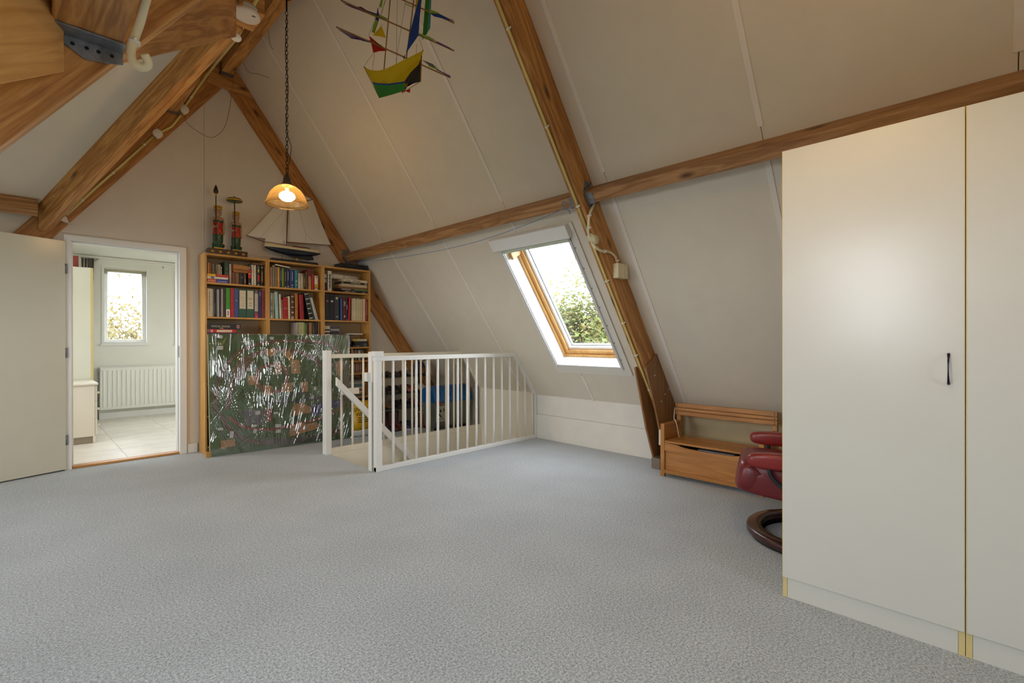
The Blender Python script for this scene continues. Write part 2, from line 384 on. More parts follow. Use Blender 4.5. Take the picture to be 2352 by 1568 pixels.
# gable wall with the bedroom door opening
DX0, DX1, DZ = .324, 1.153, 2.09
out = [(-2.25, -.03), (4.45, -.03), (4.45, zr(4.45)), (XR, 4.315), (-2.25, 4.315)]
def gable(y0, y1, name, mat, polys, parent=None, kind=None):
    mb = MB()
    for p in polys: mb.prism([(x, y0, z) for x, z in p], (0, y1-y0, 0))
    return build(name, mb, mat, parent=parent, M=Matrix.Identity(4), kind=kind)
def piece(x0, x1, z0, z1):
    p = [(x0, z0), (x1, z0), (x1, z1), (x0, z1)]
    p = clip(p, 1.362, 1, 6.47); p = clip(p, -1.362, 1, 2.175) if x1 > .0 else p
    return p
def gpieces(seams_x, seams_z, g=.0012):
    res = []
    for i in range(len(seams_x)-1):
        for j in range(len(seams_z)-1):
            x0, x1, z0, z1 = seams_x[i]+g, seams_x[i+1]-g, seams_z[j]+g, seams_z[j+1]-g
            for a, b, c, d in rect_minus(x0, x1, z0, z1, DX0-.03, DX1+.03, -1, DZ+.03):
                p = piece(a, b, c, d)
                if len(p) > 2: res.append(((i, j), p))
    return res
wall_b = gable(6.0, 6.08, 'wall_back', GAB, [p for k, p in gpieces([fx(6), 1.38, 4.45], [-.03, 2.155, 4.4], 0)], kind=ST)
cells = {}
for k, p in gpieces([fx(6)+.001, 1.38, 2.6, 4.4], [-.0, 2.155, 4.4]): cells.setdefault(k, []).append(p)
for k, ps in cells.items(): gable(5.99, 6.0, 'panel', GAB, ps, parent=wall_b)
build('wall_wing_far', MB().box(-2.25, fx(6), 5.99, 6.08, -.03, 2.34), GAB, M=Matrix.Identity(4), kind=ST)
# room's other walls
build('wall_right', MB().box(4.375, 4.45, -2.75, 6.0, -.03, .60), KNEE, M=Matrix.Identity(4), kind=ST)
wr = bpy.data.objects['wall_right']
for y0, y1 in ((3.95, 5.98), (2.2, 3.92), (-2.6, 2.15)):
    yy = max(y0, 3.93) if y0 == 3.95 else y0
    km = P('tan_hardboard', (184, 166, 128), .6, var=.05) if y1 < 2.2 else KNEE
    build('panel', MB().box(4.358, 4.376, yy, y1, .0, .286 if y1 > 2.2 else .2939), km, parent=wr, bevel=.002)
    build('panel', MB().box(4.362, 4.376, yy, y1, .294, .525), km, parent=wr, bevel=.002)
build('wall_left', MB().box(2*XR-4.45, 2*XR-4.37, -2.75, GY, -.03, .60), KNEE, M=Matrix.Identity(4), kind=ST)
# cheek wall of the wing on the camera side, wing end wall with its window, rear gable with its window
mb = MB(); mb.prism([(WX-.05, GY-.07, -.03), (2*XR-4.37, GY-.07, -.03), (2*XR-4.37, GY-.07, .53), (GX, GY-.07, zl(GX)+.02), (nx(GY), GY-.07, wn(GY)+.05), (WX-.05, GY-.07, wn(GY)+.05)], (0, .07, 0))
build('wall_wing_near', mb, WALL, M=Matrix.Identity(4), kind=ST)
mb = MB()
for a, b, c, d in rect_minus(GY-.07, 6.08, -.03, 2.0, 2.6, 4.8, .85, 2.0): mb.box(WX-.1, WX, a, b, c, d)
mb.prism([(WX-.1, GY-.07, 2.0), (WX-.1, 6.08, 2.0), (WX-.1, 6.08, 2.3), (WX-.1, 3.97, 3.78), (WX-.1, GY-.07, 1.9)], (.1, 0, 0))
build('wall_wing_end', mb, WALL, M=Matrix.Identity(4), kind=ST)
mb = MB()
for a, b, c, d in rect_minus(-1.3, 4.45, -.03, 4.35, .6, 1.7, 1.0, 2.1):
    p = [(a, c), (b, c), (b, d), (a, d)]; p = clip(p, 1.362, 1, 6.5); p = clip(p, -1.362, 1, 2.2)
    if len(p) > 2: mb.prism([(x, -2.82, z) for x, z in p], (0, .1, 0))
build('wall_front', mb, WALL, M=Matrix.Identity(4), kind=ST)
def simple_window(name, F, a0, a1, b0, b1, h0, h1, mull=True):
    """framed pane in a frame F(a, b, h)"""
    mb = MB(); t = .06
    for q in ((a0, a1, b0, b0+t), (a0, a1, b1-t, b1), (a0, a0+t, b0+t, b1-t), (a1-t, a1, b0+t, b1-t)): mb.fbox(F, q[0], q[1], q[2], q[3], h0, h1)
    if mull: mb.fbox(F, (a0+a1)/2-t/2, (a0+a1)/2+t/2, b0+t, b1-t, h0, h1)
    o = build(name, mb, TRIM, M=Matrix.Identity(4), kind=ST)
    hm = (h0+h1)/2
    build('pane', MB().fbox(F, a0+t, a1-t, b0+t, b1-t, hm-.004, hm+.004), GLASS, parent=o); return o
simple_window('window_3', lambda a, b, h: Vector((WX-.06+h, a, b)), 2.6, 4.8, .85, 2.0, -.03, .03)
simple_window('window_4', lambda a, b, h: Vector((a, -2.77+h, b)), .6, 1.7, 1.0, 2.1, -.03, .03)
simple_window('window_2', lambda a, b, h: SLf(a, b, h), *SK2, -.22, -.15, mull=False)
mb = MB(); s0, s1, y0, y1 = SK2
for q in ((s0-.02, s1+.02, y0-.02, y0), (s0-.02, s1+.02, y1, y1+.02), (s0-.02, s0, y0, y1), (s1, s1+.02, y0, y1)): mb.fbox(SLf, *q, -.22, .004)
build('lining', mb, TRIM, parent=bpy.data.objects['window_2'])

# ---- window_1: the roof window in the right slope
s0, s1, y0, y1 = SK
win = build('window_1', MB().fbox(SR, s0-.10, s0, y0-.085, y1+.05, 0, .014).fbox(SR, s1, s1+.09, y0-.085, y1+.05, 0, .014)
            .fbox(SR, s0, s1, y0-.085, y0, 0, .014).fbox(SR, s0, s1, y1, y1+.05, 0, .014), P('window_trim', (222, 218, 206), .45, var=.01), M=Matrix.Identity(4), kind=ST, bevel=.003)
LD = -.20
build('lining', MB().fbox(SR, s0-.0, s0+.012, y0, y1, LD, .018).fbox(SR, s1-.012, s1, y0, y1, LD, .018)
      .fbox(SR, s0, s1, y0, y0+.012, LD, .018).fbox(SR, s0, s1, y1-.012, y1, LD, .018), TRIM, parent=win)
fr = .045
def ring(F, s0, s1, y0, y1, t, h0, h1, mb=None):
    mb = mb or MB()
    for q in ((s0, s0+t, y0, y1), (s1-t, s1, y0, y1), (s0+t, s1-t, y0, y0+t), (s0+t, s1-t, y1-t, y1)): mb.fbox(F, *q, h0, h1)
    return mb
def slope_frame(P0): return Matrix(((eR.x, 0, nR.x, P0[0]), (0, 1, 0, P0[1]), (eR.z, 0, nR.z, P0[2]), (0, 0, 0, 1)))
build('window_frame', ring(SR, s0, s1, y0, y1, .035, -.21, -.125), PINE, parent=win, M=slope_frame(SR(s0, y0)), bevel=.003)
build('window_frame', ring(SR, s0+.035, s1-.035, y0+.035, y1-.035, .04, -.235, -.15), PINE, parent=win, M=slope_frame(SR(s0, y0)), bevel=.003)
sash = build('sash', ring(SR, s0+.075, s1-.075, y0+.075, y1-.075, .028, -.245, -.175), TRIM, parent=win, bevel=.003)
build('pane', MB().fbox(SR, s0+.10, s1-.10, y0+.10, y1-.10, -.222, -.216), GLASS, parent=win)
build('rubber_seal', ring(SR, s0+.103, s1-.103, y0+.103, y1-.103, .006, -.214, -.208), P('dark_rubber', (70, 70, 74), .6), parent=win)
bl = build('blind_cassette', MB().fbox(SR, s1-.03, s1+.09, y0-.05, y1+.075, .012, .062), TRIM, parent=win, bevel=.006)
build('blind_bar', MB().fbox(SR, s1-.075, s1-.035, y0-.02, y1+.01, .0, .03), P('pale_green_fabric', (196, 202, 182), .5), parent=bl, bevel=.004)
build('guide_rail', MB().fbox(SR, s0-.02, s1, y0-.02, y0+.004, .014, .03), P('grey_aluminium', (214, 215, 216), .4, .0), parent=win, bevel=.002)
build('guide_rail', MB().fbox(SR, s0-.02, s1, y1-.004, y1+.018, .014, .03), P('grey_aluminium', (214, 215, 216), .4, .0), parent=win, bevel=.002)
build('wooden_latch', MB().fbox(SR, s1-.17, s1-.10, y1-.055, y1-.025, -.16, -.02), PINE, parent=win, M=slope_frame(SR(s1, y1)), bevel=.003)
mb = MB()
for i in range(7): mb.lathe([(.006, 0), (.006, .004), (.002, .006)], SR(s0+.1+i*.2, y0-.03, .014), 8, axis=nR)
build('screw', mb, METAL, parent=win, kind='stuff')

# baseboards and trims
build('baseboard_back', MB().box(1.22, 1.31, 5.975, 5.99, 0, .09), TRIM, M=Matrix.Identity(4), kind=ST, bevel=.003)
build('trim_1', MB().box(.30, 1.175, 5.985, 6.09, 0, .022), wood('sill_wood', (206, 152, 88), (172, 116, 58), knots=False, rough=.4), M=Matrix.Identity(4), kind=ST, bevel=.004)
door_frame = build('trim_2', MB().box(DX0-.05, DX0, 5.965, 6.10, 0, DZ).box(DX1, DX1+.061, 5.965, 6.10, 0, DZ+.048).box(DX0-.05, DX1, 5.965, 6.10, DZ, DZ+.048)
                   .box(DX0, DX0+.014, 6.02, 6.10, .02, DZ-.014).box(DX1-.014, DX1, 6.02, 6.10, .02, DZ-.014).box(DX0, DX1, 6.02, 6.10, DZ-.014, DZ), TRIM, M=Matrix.Identity(4), kind=ST, bevel=.003)
build('strike_plate', MB().box(DX1-.004, DX1+.0, 5.985, 6.01, 1.0, 1.12), METAL, parent=door_frame)
build('trim_3', MB().box(1.31, 2.6, 5.984, 5.99, 2.147, 2.159).box(DX1+.08, 1.31, 5.984, 5.99, 2.147, 2.159), GAB, M=Matrix.Identity(4), kind=ST)

# door_1: open leaf with its hinges
hd = Vector((-.945, -.327, 0)).normalized(); hn = Vector((hd.y, -hd.x, 0)); hp = Vector((.278, 5.968, 0))
def DF(a, b, h): return hp + hd*a + Vector((0, 0, b)) + hn*h        # h toward the room
if hn.y > 0: hn = -hn
door = build('door_1', MB().fbox(DF, 0, .87, .012, 2.075, -.02, .02), P('cream_door_gloss', (212, 210, 192), .22, var=.01), M=Matrix.Identity(4), kind=ST, bevel=.003)
for z in (.23, 1.02, 1.78):
    build('hinge', MB().tube([(.283, 5.955, z), (.283, 5.955, z+.09)], .008, 10).box(.283, .30, 5.958, 5.962, z, z+.09), METAL, parent=door)
mb = MB().fbox(DF, .80, .84, .92, 1.10, .02, .026); mb.tube([DF(.82, 1.03, .02), DF(.82, 1.03, .07), DF(.78, 1.03, .075), DF(.70, 1.03, .07)], .009, 10)
build('door_handle', mb, METAL, parent=door)

# bedroom shell behind the door
mb = MB()
for a, b, c, d in rect_minus(-.5, 3.3, 0, 2.75, .845, 1.417, 1.122, 2.30):
    for q in rect_minus(a, b, c, d, 1.755, 2.33, 1.122, 2.30): mb.box(q[0], q[1], 9.44, 9.60, q[2], q[3])
build('wall_bedroom_back', mb, ROOM2, M=Matrix.Identity(4), kind=ST)
mb = MB()
for a, b, c, d in rect_minus(6.08, 9.6, 0, 2.75, 6.4, 7.25, .9, 2.2): mb.box(-.55, -.5, a, b, c, d)
build('wall_bedroom_left', mb, ROOM2, M=Matrix.Identity(4), kind=ST)
mb = MB()
for a, b, c, d in rect_minus(6.08, 9.6, 0, 2.75, 7.3, 8.3, .9, 2.1): mb.box(3.3, 3.35, a, b, c, d)
build('wall_bedroom_right', mb, ROOM2, M=Matrix.Identity(4), kind=ST)
simple_window('added_window_7', lambda a, b, h: Vector((3.325+h, a, b)), 7.3, 8.3, .9, 2.1, -.03, .03)  # added out of view to brighten the bedroom
simple_window('added_window_8', lambda a, b, h: Vector((-.525+h, a, b)), 6.4, 7.25, .9, 2.2, -.03, .03, mull=False)  # second unseen window, added for more bedroom light
build('ceiling_bedroom', MB().prism([(-.55, 9.6, 2.42), (-.55, 9.0, 2.46), (-.55, 6.08, 2.70), (-.55, 6.08, 2.78), (-.55, 9.6, 2.78)], (3.9, 0, 0)), ROOM2, M=Matrix.Identity(4), kind=ST)
build('trim_4', MB().box(-.5, 3.3, 9.405, 9.44, 2.40, 2.425), ROOM2, M=Matrix.Identity(4), kind=ST)
build('baseboard_bedroom', MB().box(-.5, 3.3, 9.42, 9.44, .008, .10), TRIM, M=Matrix.Identity(4), kind=ST)
build('trim_5', MB().prism([(-.1, 8.9, 2.30), (.50, 8.9, 2.42), (-.1, 8.9, 2.42)], (0, .07, 0)), BEAM, M=Matrix.Identity(4), kind=ST)
def bed_window(name, x0, x1):
    z0, z1 = 1.122, 2.30
    F = lambda a, b, h: Vector((a, 9.53+h, b))
    o = build(name, ring(F, x0, x1, z0, z1, .03, -.10, .0), TRIM, M=Matrix.Identity(4), kind=ST)
    build('window_frame', ring(F, x0+.03, x1-.03, z0+.03, z1-.03, .045, -.03, .03), TRIM, parent=o, bevel=.004)
    build('pane', MB().box(x0+.07, x1-.07, 9.526, 9.534, z0+.07, z1-.07), GLASS, parent=o)
    build('window_sill', MB().box(x0-.02, x1+.02, 9.41, 9.46, z0-.022, z0), TRIM, parent=o, bevel=.004)
    bd = build('blind_headrail', MB().box(x0+.012, x1-.012, 9.445, 9.48, z1-.05, z1-.02), P('beige_blind', (206, 200, 176), .5), parent=o, bevel=.002)
    for k in range(9): build('slat', MB().box(x0+.015, x1-.015, 9.447, 9.478, z1-.058-k*.0075, z1-.055-k*.0075), P('beige_blind', (206, 200, 176), .5), parent=bd)
    build('cord', MB().tube([(x0+.09, 9.443, z1-.06), (x0+.092, 9.443, z1-.45)], .002, 5), P('grey_cord', (150, 150, 150), .7), parent=bd)
bed_window('window_5', .845, 1.417); bed_window('window_6', 1.755, 2.33)

# stairwell lining and the ground far below
mb = MB().box(OX0+.001, OX1+.02, OY1-.012, OY1-.001, -2.6, .0).box(OX0+.001, OX1+.02, OY0+.001, OY0+.012, -2.6, 0).box(OX0+.001, OX0+.012, OY0, OY1, -2.6, -.012).box(OX1-.01, OX1+.03, OY0, OY1, -2.6, .54)
build('wall_stairwell', mb, TRIMD, M=Matrix.Identity(4), kind=ST)
build('floor_stairwell', MB().box(OX0-.03, OX1+.03, OY0-.03, OY1+.03, -2.65, -2.6), VIN, M=Matrix.Identity(4), kind=ST)
build('ground', MB().box(-60, 60, -60, 60, -5.6, -5.5), P('garden_grass', (88, 90, 78), .95, var=.3, vs=.6), M=Matrix.Identity(4), kind=ST)

# ================================================================== TIMBER
Y1a, Y1b = 2.135, 2.213
def leg_poly(F, s0, s1, d): return [F(s0, 0, 0), F(s1, 0, 0), F(s1, 0, d), F(s0, 0, d)]
DEP = .203
def at_y(p, y): return Vector((p.x, y, p.z))
def truss(name, label, ya, yb, mats, left=True, right=True, group=None, lz0=-.1, rz0=-.1, lstop=None):
    t = thing(name, label, 'beam', (XR, ya, 0), group)
    # right leg: underside follows the slope, cut vertically at the ridge
    def leg(F, sgn, s0):
        M = slope_frame((4.37, ya, .5)) if sgn > 0 else Matrix(((eL.x, 0, nL.x, -1.2), (0, 1, 0, ya), (eL.z, 0, nL.z, .5), (0, 0, 0, 1)))
        pts = [F(s0, ya, 0), F(4.718, ya, 0), Vector((XR, ya, 6.115-1.362*XR+.0)), F(s0, ya, DEP)]
        pts[1] = Vector((XR, ya, zr(XR)))
        return build('rafter_leg', MB().prism(pts, (0, yb-ya, 0)), mats, parent=t, M=M, bevel=.004)
    if right: leg(SR, 1, rz0)
    if left: leg(SLf, -1, lz0 if lstop is None else lstop)
    return t
tn = truss('roof_truss', 'big brown timber rafter pair crossing the middle of the attic beside the roof window', Y1a, Y1b, BEAM)
def plate(y0, y1, pts, name='foot_board'):
    return build(name, MB().prism([(x, y0, z) for x, z in pts], (0, y1-y0, 0)), wood('brown_plywood', (160, 116, 72), (136, 94, 56), 'Z', knots=False, rough=.5), parent=tn, bevel=.002)
plate(2.117, 2.135, [(3.785, .93), (3.97, 1.05), (4.005, 1.055), (4.355, .575), (4.355, .0), (4.13, .0), (4.049, .312), (3.954, .557)])
plate(2.213, 2.231, [(3.775, .93), (3.80, .94), (4.355, .54), (4.355, 0), (4.135, 0), (3.962, .379)])
build('foot_block', MB().box(4.05, 4.36, 2.13, 2.215, 0, .10), P('grey_foot_block', (128, 116, 104), .7), parent=tn, bevel=.003)
mb = MB()
for x, z in ((4.05, .62), (4.12, .68), (4.19, .72), (3.93, .86)): mb.lathe([(.007, 0), (.007, .003)], (x, 2.117, z), 8, axis=(0, -1, 0))
build('screw', mb, CLIP, parent=tn, kind='stuff')
tg = truss('roof_truss', 'brown timber rafter pair against the white gable wall behind the bookcases', 5.962, 5.99, wood('gable_beam', (196, 138, 74), (152, 98, 46)), lstop=1.9)
mb = MB().prism([(1.40, 5.95, 3.925), (1.875, 5.95, 3.905), (1.72, 5.95, 4.115), (1.44, 5.95, 4.115)], (0, .012, 0))
build('collar_board', mb, BEAM, parent=tg, M=Matrix.Translation((1.4, 5.95, 3.9)), bevel=.003)

# purlins, ridge and the two valley beams
def purlin(name, label, F, s_up, yA, yB, mat, d=.147, wd=.080):
    n = nR if F is SR else nL; e = eR if F is SR else eL
    p = F(s_up, yA, 0); q = F(s_up, yB, 0); cs = [Vector((0, 0, 0)), n*d, n*d-e*wd, -e*wd]
    mb = sec(p, q, cs); return build(name, mb, mat, M=frame(p, q-p), bevel=.004, label=label, cat='beam')
purlin('purlin', 'horizontal brown purlin between the gable and the middle truss, above the roof window', SR, 2.262, 5.962, Y1b, BEAMD)
purlin('purlin', 'horizontal brown purlin running from the middle truss to above the cream wardrobes', SR, 2.262, Y1a, -2.7, BEAMD)
# left purlin over the camera, squared to the floor
p, q = Vector((.068, Y1a, 2.165)), Vector((.068, -2.7, 2.165))
build('purlin', sec(p, q, [Vector(c) for c in ((0, 0, 0), (.176, 0, 0), (.176, 0, .22), (0, 0, .22))]), BEAM, M=frame(p, q-p), bevel=.005,
      label='thick brown purlin overhead at top left, ending in a steel bracket', cat='beam')
p, q = Vector((XR, 5.948, 4.07)), Vector((XR, -2.7, 4.07))
build('ridge_beam', sec(p, q, [Vector(c) for c in ((-.055, 0, 0), (.055, 0, 0), (.055, 0, .12), (.0, 0, .19), (-.055, 0, .12))]), BEAM, M=frame(p, q-p), bevel=.004,
      label='brown ridge beam at the top of the roof carrying the lamp chain', cat='beam')
def valley(name, label, a, b, wd, dp, mat, over=.02):
    a, b = Vector(a), Vector(b); d = (b-a); hx = Vector((0, 0, 1)).cross(d).normalized()
    mb = sec(a, b, [-hx*wd/2, hx*wd/2, hx*wd/2+Vector((0, 0, dp)), -hx*wd/2+Vector((0, 0, dp))])
    return build(name, mb, mat, M=frame(a, d), bevel=.004, label=label, cat='beam')
valley('valley_beam', 'long brown valley beam rising from the bedroom door head towards the smoke detector', (.145, 5.90, 2.135), (1.145, 3.985, 3.50), .085, .24, BEAM)
valley('valley_beam', 'light brown sloping valley beam high at left with a sawn end beside the smoke detector', (.165, 2.225, 2.115), (1.03, 3.76, 3.285), .07, .42, BEAM)
valley('valley_beam', 'smooth light timber end at the very top left corner in front of the truss', (-.30, 1.40, 1.52), (.06, 2.13, 2.03), .09, .30, wood('planed_beam_lit', (226, 176, 104), (204, 148, 78), knots=False))  # paler wood: brighter light on this end is put into its colour
ps = Vector((WX, 5.83, wf(5.83))); pe = Vector((.105, 5.83, wf(5.83)))
nW = Vector((0, -.5806, -.8142)); eW = Vector((0, -.8142, .5806))
build('purlin', sec(ps, pe, [nW*-.0, nW*.14, nW*.14-eW*.075, -eW*.075]), BEAMD, M=frame(ps, pe-ps), bevel=.004, label='short brown purlin stub at the left edge above the open white door', cat='beam')
build('purlin', sec((1.03, 5.955, 3.50), (1.03, 5.0, 3.50), [Vector((0, 0, 0)), Vector((.10, 0, 0)), Vector((.10, 0, .16)), Vector((0, 0, .10))]), BEAM, M=frame((1.03, 5.955, 3.5), (0, -1, 0)), bevel=.003,
      label='short dark purlin between gable rafter and valley beam, in a steel shoe', cat='beam')
build('nogging', MB().box(1.07, 1.24, 3.72, 3.98, 3.505, 3.64), BEAM, bevel=.004, label='small brown timber block over the round smoke detector', cat='beam')

# steel shoes
def shoe(label, parts):
    mb = MB()
    for f in parts: f(mb)
    return build('joist_hanger', mb, METAL, bevel=.0015, label=label, cat='bracket', group=None)
def holes(o, pts, n):
    mb = MB()
    for p in pts: mb.lathe([(.006, 0), (.006, .0012)], p, 8, axis=n)
    build('nail', mb, DARKM, parent=o, kind='stuff')
def right_shoe(label, y, d):     # shoe at a purlin end; d=-1 near side, +1 far side
    s = 2.262; e = eR; n = nR; b = SR(s, y, 0)
    def pl(mb):
        t = .003
        # plate under the inner corner of the purlin and the strap on the truss face
        c0 = b+n*.149-e*.084; mb.hexa([v for v in (c0, c0+e*.088, c0+e*.088+Vector((0, d*.07, 0)), c0+Vector((0, d*.07, 0)), c0+n*t, c0+e*.088+n*t, c0+e*.088+n*t+Vector((0, d*.07, 0)), c0+n*t+Vector((0, d*.07, 0)))])
        c1 = b+n*.055-e*.086; mb.hexa([c1, c1+n*.095, c1+n*.095+Vector((0, d*.07, 0)), c1+Vector((0, d*.07, 0)), c1+e*t, c1+n*.095+e*t, c1+n*.095+e*t+Vector((0, d*.07, 0)), c1+e*t+Vector((0, d*.07, 0))])
        a = b+n*.02+e*.004; f = [a, a+n*.125, a+n*.125+e*.02, a+n*.06+e*.07, a+e*.05]
        mb.prism([p+Vector((0, d*.0, 0)) for p in f], (0, d*t, 0))
        a = b+n*.09-e*.088; mb.prism([a, a+n*.06, a+n*.03-e*.05], (0, d*t, 0))
    o = shoe(label, [pl]); holes(o, [b+n*(.03+.03*k)+e*.03+Vector((0, d*.003, 0)) for k in range(4)], (0, d, 0))
    return o
right_shoe('galvanised steel shoe holding the wardrobe-side purlin to the middle truss', Y1a, -1)
right_shoe('galvanised steel shoe above the roof window, tied with blue string', Y1b, 1)
right_shoe('grey steel shoe at the gable end of the purlin above the right bookcase', 5.962, -1)
mb = MB().prism([(.066, 2.132, 2.165), (.25, 2.132, 2.165), (.25, 2.132, 2.12), (.205, 2.132, 2.108), (.15, 2.132, 2.10), (.066, 2.132, 2.15)], (0, -.004, 0)).box(.066, .25, 2.06, 2.134, 2.158, 2.164)
o = build('joist_hanger', mb, METAL, bevel=.001, label='grey steel angle bracket under the thick purlin at top left', cat='bracket')
holes(o, [(x, 2.128, 2.138) for x in (.09, .12, .155, .185, .22)], (0, -1, 0))
mb = MB().box(1.018, 1.142, 5.90, 5.955, 3.492, 3.498).box(1.016, 1.028, 5.90, 5.955, 3.49, 3.60).box(1.134, 1.142, 5.90, 5.955, 3.49, 3.57)
build('joist_hanger', mb, METAL, label='dark steel shoe under the short purlin on the gable rafter', cat='bracket')
mb = MB().box(XR-.062, XR+.062, 5.88, 5.948, 4.060, 4.066).box(XR-.062, XR-.056, 5.88, 5.948, 4.06, 4.16).box(XR+.056, XR+.062, 5.88, 5.948, 4.06, 4.14)
build('joist_hanger', mb, METAL, label='grey steel shoe carrying the end of the ridge beam on the gable', cat='bracket')

# conduits, clips, boxes
def uz(x): return 6.115-1.362*x
def smooth(pts, k=6):
    pts = [Vector(p) for p in pts]; out = []
    for i in range(len(pts)-1):
        a, b, c, d = pts[max(i-1, 0)], pts[i], pts[i+1], pts[min(i+2, len(pts)-1)]
        for j in range(k):
            t = j/k; out.append(.5*((2*b)+(c-a)*t+(2*a-5*b+4*c-d)*t*t+(3*b-a-3*c+d)*t**3))
    out.append(pts[-1]); return out
UN = Vector((-SL, 0, -CL))
def up_(x, y, off=.012): return Vector((x, y, uz(x)))+UN*off
ct = thing('conduit', 'yellowed electrical conduit running down the underside of the middle truss', 'conduit', (3.0, 2.17, 2.0))
build('pipe', MB().tube([up_(1.75, 2.178), up_(3.04, 2.172)], .0095, 10), PVC, parent=ct)
build('pipe', MB().tube(smooth([up_(3.07, 2.172), up_(3.8, 2.175), up_(4.0, 2.18, .010), (4.085, 2.165, .50), (4.06, 2.14, .40), (4.05, 2.13, .36)]), .0095, 10), PVC, parent=ct)
def clips(parent, pts, axis, r=.012):
    for p, a in zip(pts, axis):
        build('clip', MB().lathe([(r, -.006), (r+.002, -.006), (r+.002, .006), (r, .006)], p, 12, axis=a).ball(Vector(p)+Vector((0, -.018, .004)), .006, 8), CLIP, parent=parent)
clips(ct, [up_(x, 2.175) for x in (2.18, 2.55, 2.9, 3.28, 3.52, 3.72, 3.95)], [eR]*7)
br = thing('conduit', 'cream bent conduit branching from the round junction box on the middle truss', 'conduit', (3.1, 2.12, 1.9))
yb = 2.122
build('pipe', MB().tube(smooth([(3.02, yb, 2.19), (2.967, yb, 2.105), (2.952, yb, 2.03), (2.962, yb+.01, 1.975), (3.00, yb+.02, 1.95)]), .010, 10), PVC2, parent=br)
build('pipe', MB().tube(smooth([(3.02, yb+.02, 1.90), (3.04, yb, 1.872), (3.10, yb, 1.856), (3.16, yb, 1.855), (3.24, yb, 1.857), (3.31, yb, 1.83), (3.338, yb, 1.785)]), .010, 10), PVC2, parent=br)
clips(br, [(2.958, yb, 2.09), (2.953, yb, 2.0), (3.157, yb, 1.855), (3.335, yb, 1.80)], [(0, 0, 1), (0, 0, 1), (1, 0, 0), (0, 0, 1)])
build('junction_box', MB().lathe([(.036, 0), (.036, .022), (.034, .026), (0, .027)], up_(3.055, 2.165, -.006), 24, axis=UN).lathe([(.034, 0), (.034, .016), (0, .017)], Vector((3.05, 2.134, 1.93)), 24, axis=(0, -1, 0)),
      PVC2, label='round cream junction box on the middle truss beside the roof window', cat='junction box')
sk = build('wall_socket', MB().box(3.295, 3.435, 2.085, 2.134, 1.662, 1.778).box(3.36, 3.433, 2.080, 2.086, 1.665, 1.775), PVC2, bevel=.005, label='cream double socket box fixed on the middle truss near the roof window', cat='socket')
build('outlet', MB().lathe([(.020, .0), (.020, .002), (.015, .002), (.015, -.006), (0, -.006)], (3.398, 2.079, 1.705), 20, axis=(0, -1, 0)), CLIP, parent=sk)
sk = build('wall_socket', MB().box(4.00, 4.085, 2.085, 2.117, .235, .372), CLIP, bevel=.004, label='small white double socket at the truss foot beside the wooden bench', cat='socket')
for z in (.27, .335): build('outlet', MB().lathe([(.023, .0), (.023, .003), (.018, .003), (.018, -.004), (0, -.004)], (4.045, 2.085, z), 20, axis=(0, -1, 0)), CLIP if z > .3 else PVC2, parent=sk)
# gable conduit
cg = thing('conduit', 'yellowed conduit following the left gable rafter up to the smoke detector', 'conduit', (.9, 5.94, 3.0))
g = [(.293, 5.948, 2.309), (.476, 5.948, 2.574), (.67, 5.948, 2.84), (.931, 5.948, 3.204)]
build('pipe', MB().tube(g, .0105, 10), PVC, parent=cg)
build('pipe', MB().tube(smooth([(.95, 5.948, 3.235), (1.06, 5.948, 3.33), (1.10, 5.948, 3.38), (1.165, 5.948, 3.50)]), .0105, 10), PVC, parent=cg)
build('pipe', MB().tube(smooth([(1.19, 5.948, 3.58), (1.30, 5.90, 3.80), (1.36, 5.80, 3.92), (1.33, 5.2, 3.84), (1.24, 4.5, 3.64), (1.17, 4.02, 3.50)]), .0105, 10), PVC, parent=cg)
build('pipe', MB().tube(smooth([(1.16, 3.74, 3.53), (1.18, 3.66, 3.60), (1.20, 3.62, 3.70), (1.25, 3.5, 3.80)]), .012, 10), PVC, parent=cg)
clips(cg, [(.40, 5.948, 2.464), (.62, 5.948, 2.77), (.86, 5.948, 3.105), (1.25, 5.925, 3.70)], [(.6, 0, .8)]*4)
for p, lab in (((.965, 5.945, 3.24), 'round white junction box lower on the left gable rafter'), ((1.19, 5.945, 3.555), 'white junction box higher on the left gable rafter by the steel shoe')):
    build('junction_box', MB().lathe([(.042, 0), (.042, .03), (.038, .034), (0, .035)], p, 20, axis=(0, -1, 0)).tube([Vector(p)+Vector((.0, -.015, -.05)), Vector(p)+Vector((.0, -.015, .05))], .012, 8), CLIP, label=lab, cat='junction box')
build('junction_box', MB().lathe([(.030, 0), (.034, .010), (.030, .014), (0, .015)], (1.075, 3.80, 3.32), 20, axis=(-.2, -.5, -1)), CLIP, label='small white round box at the tip of the sawn valley beam', cat='junction box')
sd = build('smoke_detector', MB().lathe([(.088, 0), (.094, -.012), (.094, -.022), (.091, -.0225), (.091, -.0265), (.094, -.027), (.092, -.046), (.080, -.054), (0, -.056)], (1.144, 3.80, 3.545), 36, axis=(.10, .02, 1)), P('detector_plastic', (224, 216, 208), .4, var=.01),
           label='round white smoke detector under the roof beams at top left', cat='smoke detector')
build('vent_slot', MB().lathe([(.0945, -.0115), (.0948, -.013), (.0945, -.0145)], (1.144, 3.80, 3.545), 36, axis=(.10, .02, 1), caps=False), DARKM, parent=sd)
build('indicator', MB().box(1.165, 1.19, 3.745, 3.765, 3.487, 3.490), P('grey_button', (120, 116, 112), .5), parent=sd)
cc = thing('conduit', 'thick cream conduit hanging with a curled end from the overhead purlin', 'conduit', (.26, 1.9, 2.1))
